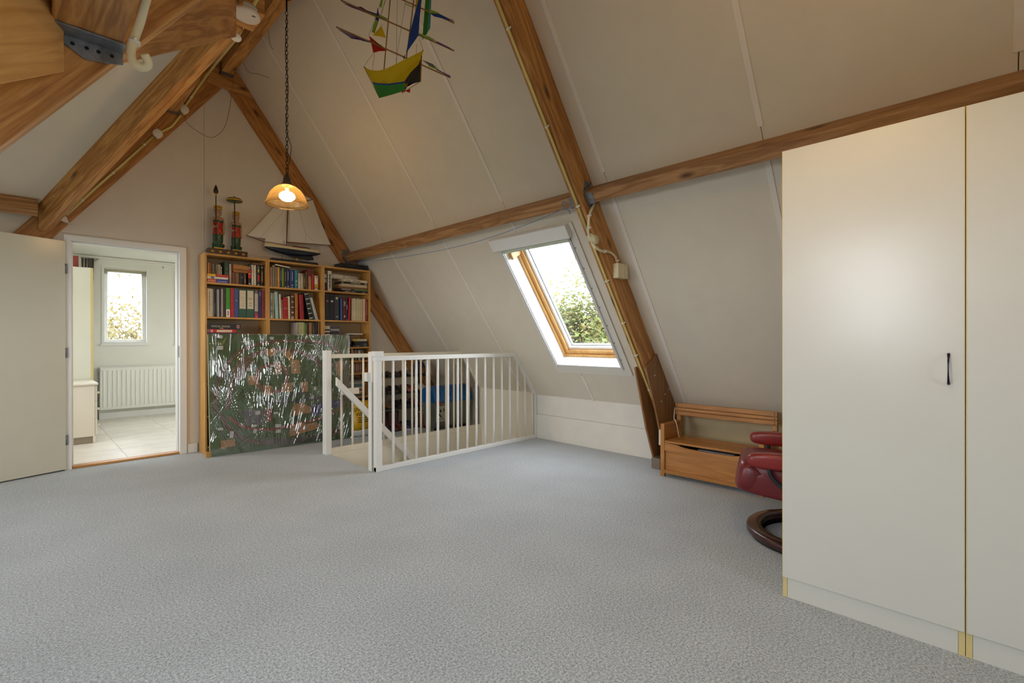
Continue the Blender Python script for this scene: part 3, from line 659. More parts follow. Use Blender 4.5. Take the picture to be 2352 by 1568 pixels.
build('pipe', MB().tube(smooth([(.262, 1.20, 2.19), (.262, 1.55, 2.19), (.266, 1.80, 2.195), (.262, 1.88, 2.16), (.245, 1.90, 2.09), (.242, 1.90, 2.055), (.252, 1.90, 2.033), (.272, 1.895, 2.028), (.283, 1.885, 2.042), (.272, 1.875, 2.062)]), .0125, 12), PVC2, parent=cc)
clips(cc, [(.250, 1.90, 2.10)], [(0, 0, 1)], .014)
# odd wires
WIRE = P('thin_grey_wire', (96, 88, 80), .5)
build('wire', MB().tube(smooth([(1.66, 5.90, 4.25), (1.638, 5.90, 4.021), (1.605, 5.9, 3.719), (1.556, 5.9, 3.486), (1.476, 5.9, 3.363), (1.399, 5.9, 3.328), (1.308, 5.9, 3.356), (1.215, 5.93, 3.43), (1.19, 5.94, 3.54)]), .0022, 6), WIRE, label='thin grey wire hanging in a loop from the gable rafter', cat='wire')
build('wire', MB().tube(smooth([(1.62, 4.80, 4.16), (1.63, 4.80, 4.08), (1.66, 4.85, 3.98), (1.69, 4.85, 3.93)]), .002, 6), WIRE, label='short stiff wire end sticking down beside the ridge beam', cat='wire')
build('wire', MB().tube(smooth([(1.66, 5.7, 4.18), (1.70, 5.6, 4.02), (1.76, 5.5, 3.98), (1.84, 5.4, 3.93)]), .002, 6), WIRE, label='thin wire looping against the white slope near the ridge', cat='wire')
build('cable_hook', MB().tube(smooth([(.275, 5.945, 2.245), (.30, 5.93, 2.235), (.33, 5.92, 2.235), (.325, 5.92, 2.215), (.30, 5.93, 2.22)]), .004, 8).prism([(.245, 5.955, 2.26), (.29, 5.955, 2.30), (.31, 5.955, 2.235), (.28, 5.955, 2.24)], (0, -.006, 0)), CLIP,
      label='white patch and small wire hook above the door frame corner', cat='hook')
build('string', MB().tube(smooth([(2.87, 2.24, 2.165), (2.915, 2.7, 2.12), (2.95, 3.3, 2.082), (2.96, 3.9, 2.075), (2.955, 4.6, 2.09), (2.945, 5.2, 2.12), (2.93, 5.9, 2.165)]), .0022, 6).tube(smooth([(2.86, 2.235, 2.175), (2.83, 2.26, 2.20), (2.85, 2.28, 2.17), (2.88, 2.25, 2.14), (2.87, 2.23, 2.11)]), .003, 6),
      P('blue_string', (70, 122, 176), .6), label='thin blue string stretched below the purlin above the roof window', cat='string')

# ================================================================== PENDANT LAMPS
def pendant(label, x, y, zr_, drop, real=True):
    t = thing('pendant_lamp', label, 'lamp', (x, y, zr_))
    build('hook_plate', MB().lathe([(.035, 4.068), (.035, 4.05), (.012, 4.04)], (x, y, 0), 16).tube([(x, y, 4.04), (x, y, 3.94)], .007, 8), DARKM, parent=t)
    mb = MB(); z = 3.94; i = 0; ztop = zr_+.255
    while z > ztop:
        a = (i % 2)*math.pi/2; pts = []
        for k in range(10):
            q = 2*math.pi*k/10; r = .010*math.cos(q); pts.append((x+r*math.cos(a), y+r*math.sin(a), z-.019+.021*math.sin(q)))
        mb.tube(pts, .0026, 5, closed=True); z -= .033; i += 1
    ch = build('chain', mb, DARKM, parent=t)
    build('flex', MB().tube(smooth([(x+.004, y, 3.9), (x-.012, y, 3.6), (x+.012, y, 3.3), (x-.008, y, 3.0), (x+.03, y+.02, 2.86), (x+.035, y, 2.80), (x+.004, y, ztop)]), .0025, 5), DARKM, parent=t)
    build('lamp_holder', MB().lathe([(.006, .262), (.016, .255), (.018, .235), (.028, .228), (.031, .20), (.034, .185), (.044, .17), (.046, .158)], (x, y, zr_), 20), P('brown_metal', (88, 78, 68), .45, .6), parent=t)
    m = bpy.data.materials.get('opal_ribbed_glass')
    if not m:
        m = bpy.data.materials.new('opal_ribbed_glass'); m.use_nodes = True; nt = m.node_tree; N = nt.nodes; Lk = nt.links; N.clear()
        tr = N.new('ShaderNodeBsdfTransparent'); tr.inputs[0].default_value = (1, .86, .60, 1)
        tl = N.new('ShaderNodeBsdfTranslucent'); tl.inputs[0].default_value = (.060, .039, .014, 1)
        df = N.new('ShaderNodeBsdfDiffuse'); df.inputs[0].default_value = (.050, .035, .015, 1); m0 = N.new('ShaderNodeMixShader'); m0.inputs[0].default_value = .4; Lk.new(tl.outputs[0], m0.inputs[1]); Lk.new(df.outputs[0], m0.inputs[2])
        gl = N.new('ShaderNodeBsdfGlossy'); gl.inputs['Roughness'].default_value = .12
        m1 = N.new('ShaderNodeMixShader'); m1.inputs[0].default_value = .70; Lk.new(tr.outputs[0], m1.inputs[1]); Lk.new(m0.outputs[0], m1.inputs[2])
        m2 = N.new('ShaderNodeMixShader'); m2.inputs[0].default_value = .08; Lk.new(m1.outputs[0], m2.inputs[1]); Lk.new(gl.outputs[0], m2.inputs[2])
        o = N.new('ShaderNodeOutputMaterial'); Lk.new(m2.outputs[0], o.inputs[0])
    R = .166
    prof = [(.045, .160), (.075, .148), (.105, .125), (.130, .092), (.148, .052), (.156, .020)]
    sh = build('lamp_shade', MB().lathe(prof, (x, y, zr_), 96, caps=False, flute=.006), m, parent=t)
    build('shade_rim', MB().lathe([(.156, .020), (.164, .014), (.170, .004), (.168, -.003), (.160, -.002), (.156, .008)], (x, y, zr_), 64, caps=False), m, parent=t)
    build('bulb', MB().ball((x, y, zr_+.070), .055, 20, 0, (1.15, 1.15, .75)), emis('bulb_glow_'+('a' if real else 'b'), (255, 212, 154), 230), parent=t)
    build('bulb_socket', MB().lathe([(.014, .10), (.016, .16)], (x, y, zr_), 12), CLIP, parent=t)
    return t
pendant('brown pendant lamp with a glowing ribbed glass shade hanging on a long chain', XR, 4.22, 2.315, 1)
pendant('second matching pendant lamp on a chain nearer the camera, above the frame', XR, .42, 2.52, 1, False)

# ================================================================== SHIP KITE
# hung at an angle from the ridge; local frame: a to the right, b up, c away
KO = Vector((1.60, 2.62, 2.80)); KM = facing(KO, -fw); KX = Vector((KM[0][0], KM[1][0], KM[2][0])); KY = Vector((KM[0][1], KM[1][1], KM[2][1])); KZ = -Vector((KM[0][2], KM[1][2], KM[2][2]))
kd = (KO-Vector((0, 0, 1.17))).dot(fw)
ks = kd/fl
kc = (1176+fl*(KO-Vector((0, 0, 1.17))).dot(rt)/kd, 784-fl*(KO-Vector((0, 0, 1.17))).dot(up)/kd)   # the hull's middle, used as drawing origin
def K(x, y, c=0.0): return KO + KX*((740+x/6.03-900)*ks) + KY*((186-y/6.03)*ks) + KZ*c
def cloth(name, c, tr=.35):
    m = bpy.data.materials.new(name); m.use_nodes = True; nt = m.node_tree; b = nt.nodes['Principled BSDF']; b.inputs['Base Color'].default_value = (*lin(c), 1); b.inputs['Roughness'].default_value = .7
    t = nt.nodes.new('ShaderNodeBsdfTranslucent'); t.inputs[0].default_value = (*lin(c), 1); mx = nt.nodes.new('ShaderNodeMixShader'); mx.inputs[0].default_value = tr
    nt.links.new(b.outputs[0], mx.inputs[1]); nt.links.new(t.outputs[0], mx.inputs[2]); nt.links.new(mx.outputs[0], nt.nodes['Material Output'].inputs[0]); return m
KY_, KG, KB, KR, KK, KP, KLG, KC_ = cloth('yellow_cloth', (222, 196, 20)), cloth('green_cloth', (58, 140, 50)), cloth('blue_cloth', (42, 78, 158)), cloth('red_cloth', (190, 34, 30)), cloth('black_cloth', (54, 52, 50)), cloth('purple_cloth', (96, 66, 140)), cloth('lime_cloth', (150, 190, 80)), cloth('turquoise_cloth', (90, 170, 180))
STICK = P('bamboo', (150, 104, 50), .5, var=.12)
def flat(mb, pts, m=0, th=.0015): return mb.prism([K(*p) for p in pts], KZ*th, m)
kt = thing('ship_kite', 'colourful cloth ship kite with yellow and green hull hanging under the roof', 'kite', K(900, 1100))
hull_top = [(585, 1010), (640, 1050), (700, 1085), (800, 1112), (900, 1106), (1000, 1065), (1100, 1010), (1200, 945), (1300, 870), (1410, 785)]
def hullside(c, sx=0):
    o = []
    mb = MB(); top = [(x, y, c*math.sin(math.pi*(x-585)/825)) for x, y in hull_top]
    mid = [(715, 1250, c*.5), (800, 1275, c*.6), (950, 1282, c*.6), (1160, 1245, c*.5)]
    # yellow strake
    pl = top + [(1385, 880, 0), (1345, 990, c*.1), (1240, 1110, c*.3), (1160, 1245, c*.5)] + mid[:3][::-1]
    o.append(build('hull_cloth', flat(MB(), pl), KY_, parent=kt))
    o.append(build('hull_stripe', flat(MB(), [(715, 1250, c*.5), (800, 1275, c*.6), (950, 1282, c*.6), (1160, 1245, c*.5), (1160, 1265, c*.45), (950, 1300, c*.55), (800, 1293, c*.55), (724, 1270, c*.45)]), KB, parent=kt))
    o.append(build('hull_keel_cloth', flat(MB(), [(724, 1270, c*.45), (800, 1293, c*.55), (950, 1300, c*.55), (1160, 1265, c*.45), (1160, 1340, 0), (1000, 1390, 0), (800, 1445, 0)]), KG, parent=kt))
    o.append(build('hull_stern_cloth', flat(MB(), [(1385, 880, 0), (1372, 1215, 0), (1270, 1232, c*.1), (1165, 1268, c*.3), (1160, 1245, c*.5), (1240, 1110, c*.3), (1345, 990, c*.1)]), KK, parent=kt))
hullside(-.05); hullside(.075)
build('red_bow', flat(MB(), [(1110, 1320), (1165, 1345), (1230, 1315), (1222, 1372), (1165, 1350), (1112, 1378)]), KR, parent=kt)
mb = MB()
for a, b, r in (((860, 1105), (965, -60), .0035), ((1168, 950), (1300, -60), .0035), ((1165, 1345), (1372, 1215), .002), ((585, 1010), (800, 1445), .002), ((1385, 860), (1372, 1215), .0035), ((1005, 992), (1065, 1010), .003)): mb.tube([K(*a), K(*b)], r, 6)
mb.tube([K(*p, .0) for p in hull_top], .003, 6)
for a, b in (((220, 490), (1780, 1140)), ((285, 125), (1832, 765)), ((870, 0), (1835, 380))):
    for o in (-6, 6): mb.tube([K(a[0], a[1]+o, -.02), K(b[0], b[1]+o, .02)], .0022, 5)
build('stick', mb, STICK, parent=kt)
def wing(parts, c=.0):
    for pts, m in parts: build('wing_cloth', flat(MB(), [(x, y, c) for x, y in pts]), m, parent=kt)
wing([([(225, 490), (420, 545), (540, 600), (405, 615)], cloth('lilac_cloth', (150, 140, 170))), ([(405, 580), (540, 600), (560, 645), (400, 618)], KP), ([(540, 610), (690, 655), (690, 682), (560, 650)], KB),
      ([(690, 660), (820, 705), (860, 740), (690, 688)], KLG)])
wing([([(285, 125), (480, 185), (548, 178), (620, 225), (560, 240), (430, 195)], KP), ([(560, 205), (810, 295), (770, 310), (560, 245)], KB), ([(590, 255), (830, 300), (935, 352), (930, 365), (740, 320)], KLG)])
wing([([(1495, 215), (1620, 262), (1640, 285), (1500, 268)], KLG), ([(1500, 270), (1640, 283), (1835, 380), (1560, 315)], KB), ([(1790, 355), (1835, 378), (1830, 385), (1788, 365)], KR)])
wing([([(1350, 545), (1500, 600), (1600, 660), (1480, 628), (1350, 560)], KLG), ([(1590, 655), (1790, 755), (1785, 768), (1600, 680)], KP)])
wing([([(1390, 915), (1540, 975), (1610, 1045), (1480, 985)], cloth('grey_blue_cloth', (120, 120, 130))), ([(1480, 985), (1610, 1040), (1580, 1045), (1480, 1005)], KLG), ([(1590, 1040), (1785, 1140), (1780, 1152), (1590, 1055)], KP)])
wing([([(1150, 130), (1270, 180), (1265, 192), (1170, 150)], KLG)])
sail = lambda pts, m: build('sail', flat(MB(), pts), m, parent=kt)
sail([(1310, -60, .02), (1385, -60, .02), (1345, 140, .02), (1280, 420, .02), (1270, 400, .02)], KY_)
sail([(1400, -60, -.02), (1410, 0, -.02), (1370, 350, -.02), (1352, 605, -.02), (1180, 850, -.02), (1150, 940, -.02), (1142, 915, -.02), (1180, 850, -.02), (1250, 500, -.02)], KB)
sail([(1425, -60, .05), (1480, -60, .05), (1445, 470, .05), (1375, 570, .05)], KG)
sail([(1480, -60, .05), (1505, -60, .05), (1488, 400, .05), (1445, 470, .05)], KC_)
sail([(828, 440), (895, 612), (800, 590), (715, 577)], KY_)
sail([(655, 578), (800, 700), (840, 740), (905, 790), (800, 795), (716, 818), (690, 690)], KR)
sail([(860, 0), (880, 10), (860, 60), (832, 200), (800, 165), (830, 60)], KLG); sail([(775, 190), (800, 290), (790, 380), (745, 360), (770, 250)], KB); sail([(745, 365), (790, 380), (760, 470), (738, 545), (695, 530), (715, 440)], KLG)
mb = MB()
for a, b in (((585, 1010), (720, 820)), ((700, 1090), (735, 830)), ((860, 30), (655, 575)), ((910, 40), (720, 560)), ((1040, 990), (1050, -60)), ((1025, 980), (1190, -60)), ((1410, 785), (1350, 610)), ((1310, 850), (1320, 700)), ((830, 420), (840, 440)), ((900, 0), (830, 300))): mb.tube([K(*a), K(*b)], .0009, 4)
build('string', mb, WIRE, parent=kt)
mb = MB(); mb.tube([K(965, -60), (XR, 3.0, 4.07)], .0012, 4).tube([K(1300, -60), (XR+.03, 3.2, 4.07)], .0012, 4)
build('hanging_string', mb, WIRE, parent=kt)

# ================================================================== STAIR RAILINGS
RZ = 1.03
def railing(label, y, x0, n, pitch, front):
    t = thing('stair_railing', label, 'railing', (3.3, y, 0))
    m = TRIM if front else TRIMD
    build('top_rail', MB().box(x0-.0, 4.01, y-.022, y+.022, RZ-.042, RZ), m, parent=t, bevel=.004)
    build('bottom_rail', MB().box(2.215 if front else x0, 4.36, y-.022, y+.022, 0.0 if front else .0, .042 if front else .055), m, parent=t, bevel=.004)
    a, b = Vector((3.995, y, RZ)), Vector((4.36, y, .535))
    build('sloping_rail', sec((4.01, y, RZ), (4.36, y, .545), [(0, -.022, 0), (0, .022, 0), (0, .022, -.07), (0, -.022, -.07)]), m, parent=t, M=frame(a, b-a), bevel=.003)
    build('end_post', MB().box(4.325, 4.358, y-.02, y+.02, .04, .54), m, parent=t, bevel=.003)
    bal = None
    for i in range(n):
        x = x0+.115+i*pitch if front else x0+pitch*(i+1)-.0
        if x > 4.30: break
        zt = RZ-.035 if x < 3.99 else RZ-.07-(x-4.01)*1.386
        if zt > RZ-.06 or x < 3.99:
            if bal is None: bal = build('baluster', MB().lathe([(.0115, .03), (.0125, .2), (.0125, .8), (.0115, zt)], (x, y, 0), 12), m, parent=t, M=Matrix.Translation((x, y, 0))); bx = x
            else: inst('baluster', bal, Matrix.Translation((x, y, 0)), t)
        else: build('baluster', MB().lathe([(.0115, .03), (.0125, zt*.5), (.0115, zt)], (x, y, 0), 12), m, parent=t)
    return t
rf = railing('white stair railing in front with round balusters and a corner post', 3.91, 2.285, 17, .1265, True)
build('newel_post', MB().box(2.215, 2.272, 3.882, 3.94, 0, 1.0), TRIM, parent=rf, bevel=.004)
build('newel_cap', MB().box(2.200, 2.285, 3.875, 3.95, 1.03, 1.075).box(2.21, 2.30, 3.878, 3.945, .988, 1.03), TRIM, parent=rf, bevel=.003)
build('side_batten', MB().box(2.202, 2.222, 3.945, 4.005, 0, 1.07), TRIM, parent=rf, bevel=.003)
build('gate_catch', MB().box(2.165, 2.205, 3.962, 4.012, .805, .885), TRIM, parent=rf, bevel=.004)
build('gate_track', MB().box(2.203, 2.213, 3.940, 3.946, .0, .80), P('grey_gate_strip', (170, 168, 160), .4, .3), parent=rf)
rr = railing('white stair railing at the back of the stairwell beside the wrapped board', 4.885, 2.252, 16, .1255, False)
build('newel_post', MB().box(2.190, 2.252, 4.845, 4.925, 0, 1.07), TRIM, parent=rr, bevel=.004)
hr = thing('handrail', 'white wooden handrail sloping down into the stairwell', 'handrail', (2.25, 4.79, .78))
a, b = Vector((2.275, 4.79, .795)), Vector((4.15, 4.79, -1.13))
build('rail', sec(a, b, [(0, -.02, 0), (0, .02, 0), (0, .02, -.085), (0, -.02, -.085)]), TRIM, parent=hr, M=frame(a, b-a), bevel=.004)
build('bracket_board', MB().box(2.37, 2.56, 4.845, 4.873, .60, .665), TRIMD, parent=hr, bevel=.003)
build('steel_bracket', MB().tube([(2.45, 4.85, .57), (2.45, 4.82, .56)], .008, 8).tube([(2.262, 4.85, .845), (2.285, 4.83, .80)], .006, 8), METAL, parent=hr)
stt = thing('staircase', 'cream wooden stairs descending below the railing', 'stairs', (3.0, 4.4, -2.0))
tr = None
for i in range(9):
    M = Matrix.Translation((OX0+.11+i*.2, 4.43, -.21*(i+1)))
    if tr is None:
        tr = build('tread', MB().box(OX0, OX0+.24, OY0+.01, OY1-.01, -.24, -.21), TRIMD, parent=stt, M=M, bevel=.004)
        rs = build('riser', MB().box(OX0+.0, OX0+.015, OY0+.01, OY1-.01, -.41, -.24), TRIMD, parent=stt, M=M)
    else: inst('tread', tr, M, stt); inst('riser', rs, M, stt)

# ================================================================== BOOKCASES
BY0, BY1 = 5.71, 5.957
def bookcase(label, x0, x1, shelves):
    t = thing('bookcase', label, 'bookcase', ((x0+x1)/2, (BY0+BY1)/2, 0), 'birch bookcases side by side')
    for a in (x0, x1-.018): build('side_panel', MB().box(a, a+.018, BY0, BY1, 0, 2.075), BIRCH('Z'), parent=t, bevel=.001)
    build('top_panel', MB().box(x0+.018, x1-.018, BY0, BY1, 2.052, 2.072), BIRCH('X'), parent=t, bevel=.001)
    build('back_panel', MB().box(x0+.018, x1-.018, BY1-.006, BY1, .09, 2.055), P('birch_backing', (176, 152, 116), .6), parent=t)
    build('plinth', MB().box(x0+.018, x1-.018, BY0+.02, BY0+.035, 0, .07), BIRCH('X'), parent=t)
    for z in shelves: build('shelf', MB().box(x0+.018, x1-.018, BY0+.002, BY1-.006, z-.018, z), BIRCH('X'), parent=t, bevel=.001)
    return t
bc1 = bookcase('left birch bookcase under the carved figures', 1.32, 1.9255, (1.775, 1.42, 1.08, .74, .40, .09))
bc2 = bookcase('middle birch bookcase under the model sailing ship', 1.9275, 2.5515, (1.775, 1.42, 1.08, .74, .40, .09))
bc3 = bookcase('right birch bookcase, nearest the roof slope, with discs on its low shelves', 2.5535, 3.176, (1.775, 1.42, 1.09, .918, .76, .463, .09))
build('divider', MB().box(2.918, 2.936, BY0+.01, BY1-.01, .76, .90), BIRCH('Z'), parent=bc3)
build('divider', MB().box(2.918, 2.936, BY0+.01, BY1-.01, .918, 1.072), BIRCH('Z'), parent=bc3)

PAGES = P('paper_pages', (222, 210, 184), .8, var=.06, vs=60)
PAPER = P('white_label_paper', (222, 214, 196), .7, var=.02)
def cm(c, rough=.45): return P('cover_%02x%02x%02x' % c, c, rough, var=.08, vs=18)
cre, tan, wht, blk, navy, blu, red, grn, org, yel, brn, gry, mar = (206, 194, 166), (158, 132, 100), (224, 218, 206), (34, 32, 34), (34, 42, 84), (38, 70, 130), (164, 26, 24), (36, 96, 60), (198, 128, 34), (214, 172, 36), (92, 60, 40), (110, 112, 116), (110, 34, 48)
def book(x0, x1, z0, zt, col, label, group, acc=(), yf=5.735, depth=.17, lean=0.0, name='book', cat='book', binder=False, lay=False):
    """an upright volume: cover shell, page block, spine accents (f0, f1, colour[, width fraction])"""
    mb = MB(); w_ = x1-x0; h = zt-z0; t = min(.0025, w_*.2); y1 = yf+depth
    mats = [cm(col), PAGES]; x1 -= .0008
    n = 5; sp = []          # rounded spine
    r = min(.004, w_*.25) if not binder else .001
    for i in range(n):
        a = i/(n-1); sp.append((x0+(x1-x0)*a, yf+r*(2*a-1)**2))
    poly = [(x, y) for x, y in sp] + [(x1, y1), (x1-t, y1), (x1-t, yf+r+.002), (x0+t, yf+r+.002), (x0+t, y1), (x0, y1)]
    mb.prism([(x, y, z0) for x, y in poly], (0, 0, h), 0)
    mb.box(x0+t, x1-t, yf+r+.002, y1-.004, z0+.003, zt-(.003 if not binder else .012), 1)
    for a in acc:
        f0, f1, c = a[0], a[1], a[2]; wf_ = a[3] if len(a) > 3 else .8
        if c not in [m for m in []]: pass
        mats.append(cm(c)); k = len(mats)-1; xc = (x0+x1)/2; hw = (x1-x0)*wf_/2
        mb.box(xc-hw, xc+hw, yf-.0008-.00012*k, yf+r, z0+h*f0, z0+h*f1, k)
    o = build(name, mb, mats, M=Matrix.Translation(((x0+x1)/2, yf+depth/2, z0)), label=label, cat=cat, group=group)
    if lean:
        px = x1 if lean > 0 else x0
        R = Matrix.Translation((px, 0, z0)) @ Matrix.Rotation(lean, 4, 'Y') @ Matrix.Translation((-px, 0, -z0)); W[o] = R @ W[o]; o.matrix_basis = W[o]
    return o
def lines(c, f0=.35, f1=.85, n=9, w=.32):   # title lettering too small to read: a run of short marks
    out = []; s = (f1-f0)/n
    for i in range(n): out.append((f0+i*s, f0+i*s+s*(.55+.3*((i*7) % 3)/2), c, w))
    return out
def shelf_row(rows, z0, where, group, **kw):
    for r in rows:
        x0, x1, zt, col, d = r[:5]; opt = r[5] if len(r) > 5 else {}
        book(x0, x1, z0, zt, col, d+' '+where, group, **{**kw, **opt})
A = 'on the left top shelf'
shelf_row([
 (1.345, 1.365, 1.985, (120, 100, 86), 'dull brown book at the far left end', {'yf': 5.80, 'depth': .14}),
 (1.366, 1.377, 1.985, (214, 190, 170), 'thin pale pink book', {'yf': 5.79, 'depth': .14}),
 (1.379, 1.391, 1.983, (204, 130, 40), 'bright orange slim book', {'yf': 5.79, 'depth': .14}),
 (1.392, 1.404, 1.978, (168, 106, 40), 'ochre brown slim book', {'yf': 5.79, 'depth': .14}),
 (1.409, 1.422, 1.972, (168, 160, 138), 'grey cream slim book right of the orange ones', {'yf': 5.79, 'depth': .14}),
 (1.424, 1.440, 1.970, (84, 100, 112), 'slate blue book', {'yf': 5.79, 'depth': .14, 'acc': lines((150, 160, 160))}),
 (1.444, 1.458, 1.972, (186, 168, 136), 'beige slim book beside the slate blue one', {'yf': 5.79, 'depth': .14}),
 (1.461, 1.472, 1.974, (200, 180, 150), 'narrow cream book with a pinkish foot', {'yf': 5.79, 'depth': .14, 'acc': [(.0, .3, (190, 140, 120))]}),
 (1.473, 1.484, 1.974, (208, 194, 164), 'narrow pale cream book', {'yf': 5.79, 'depth': .14}),
 (1.486, 1.497, 1.955, (214, 204, 180), 'short off-white book left of the dark green one', {'yf': 5.79, 'depth': .14}),
 (1.509, 1.554, 2.006, (34, 62, 44), 'thick dark green cloth-bound book', {'depth': .21, 'acc': [(.44, .46, (120, 130, 90)), (.50, .51, (120, 130, 90)), (.6, .75, (60, 90, 60), .5)]}),
 (1.556, 1.569, 1.985, (216, 208, 190), 'thin white book beside the dark green one', {}),
 (1.571, 1.580, 1.982, (176, 96, 80), 'thin salmon pink book', {}),
 (1.583, 1.615, 1.90, (112, 78, 50), 'brown leather book under the wooden box', {'yf': 5.75}),
 (1.617, 1.651, 1.90, (128, 90, 56), 'lighter brown book under the wooden box', {'yf': 5.75}),
 (1.655, 1.697, 1.90, (26, 24, 28), 'black book under the wooden box', {'yf': 5.75, 'acc': [(.6, .68, (80, 120, 110), .5)]}),
 (1.699, 1.719, 1.90, (108, 72, 40), 'dark patterned brown book under the box', {'yf': 5.75, 'acc': [(.2, .5, (170, 130, 80), .5)]}),
 (1.737, 1.765, 1.975, (30, 26, 28), 'black book with a red upper band and white title', {'acc': [(.38, .86, (206, 44, 28), 1), (.60, .64, (226, 210, 200), .8), (.90, .97, (220, 210, 200), .6), (.04, .12, (200, 190, 180), .5)], 'depth': .2}),
 (1.772, 1.793, 2.0, (208, 200, 172), 'cream book left of its cream twin', {}),
 (1.796, 1.818, 2.0, (214, 206, 182), 'cream book right of its cream twin', {}),
 (1.823, 1.861, 2.005, (24, 24, 26), 'black book with large red and yellow lettering', {'acc': [(.22, .52, (206, 44, 30), .42), (.64, .80, (206, 190, 60), .3), (.84, .93, (90, 130, 100), .5), (.03, .07, (210, 200, 190), .4)], 'depth': .2}),
 (1.865, 1.893, 2.005, (30, 24, 20), 'black book with yellow lettering', {'acc': lines((178, 154, 84), .2, .72, 11, .4)+[(.86, .93, (200, 150, 140), .5)], 'depth': .2}),
], 1.775, A, 'books on the top shelf of the left bookcase', yf=5.745, depth=.17)
def flatbox(name, x0, x1, y0, y1, z0, z1, cols, label, cat, group, acc=()):
    mb = MB().box(x0, x1, y0, y1, z0, z1, 0); mats = [cm(cols)]
    for (a, b, c, d, col) in acc:
        mats.append(cm(col)); mb.box(x0+(x1-x0)*a, x0+(x1-x0)*b, y0-.0008-.0003*len(mats), y0, z0+(z1-z0)*c, z0+(z1-z0)*d, len(mats)-1)
    return build(name, mb, mats, label=label, cat=cat, group=group, bevel=.0012)
g = 'flat game boxes on the top shelf of the left bookcase'
flatbox('game_box', 1.342, 1.532, 5.714, 5.785, 1.7755, 1.812, (196, 66, 40), 'bottom flat box of the small stack, red left and blue right', 'box', g, [(.42, 1, 0, 1, (52, 60, 140)), (.02, .38, .3, .45, (220, 190, 170)), (.5, .95, .25, .36, (200, 196, 200)), (.05, .4, .7, .78, (230, 160, 100))])
flatbox('game_box', 1.342, 1.534, 5.714, 5.785, 1.813, 1.834, (222, 214, 196), 'white flat box with a blue square in the middle of the small stack', 'box', g, [(.17, .33, .1, .95, (70, 96, 150))])
flatbox('game_box', 1.342, 1.540, 5.714, 5.785, 1.835, 1.861, (186, 36, 34), 'top flat box of the small stack, yellow left and red right', 'box', g, [(0, .38, 0, 1, (222, 176, 26)), (.45, .8, .55, .7, (210, 120, 90))])
# wooden box with a sloping lid
bx = thing('wooden_box', 'tan wooden box with a curved lid resting on the books of the top left shelf', 'box', (1.66, 5.78, 1.905))
WB = wood('tan_box_wood', (182, 126, 62), (150, 98, 44), knots=False)
build('box_body', MB().prism([(1.590, 5.73, 1.902), (1.730, 5.73, 1.902), (1.736, 5.73, 1.93), (1.584, 5.73, 1.93)], (0, .13, 0)), WB, parent=bx, bevel=.003)
build('box_lid', MB().prism([(1.584, 5.722, 1.932), (1.736, 5.722, 1.932), (1.733, 5.722, 1.978), (1.588, 5.722, 1.978)], (0, .14, 0)), WB, parent=bx, bevel=.004)
build('box_rim', MB().box(1.590, 1.700, 5.735, 5.85, 1.979, 1.986), cm((178, 140, 100)), parent=bx)
flatbox('book', 1.782, 1.90, 5.75, 5.90, 2.007, 2.026, (120, 86, 60), 'brown book lying flat on top of the upright row, top left shelf', 'book', 'books on the top shelf of the left bookcase')
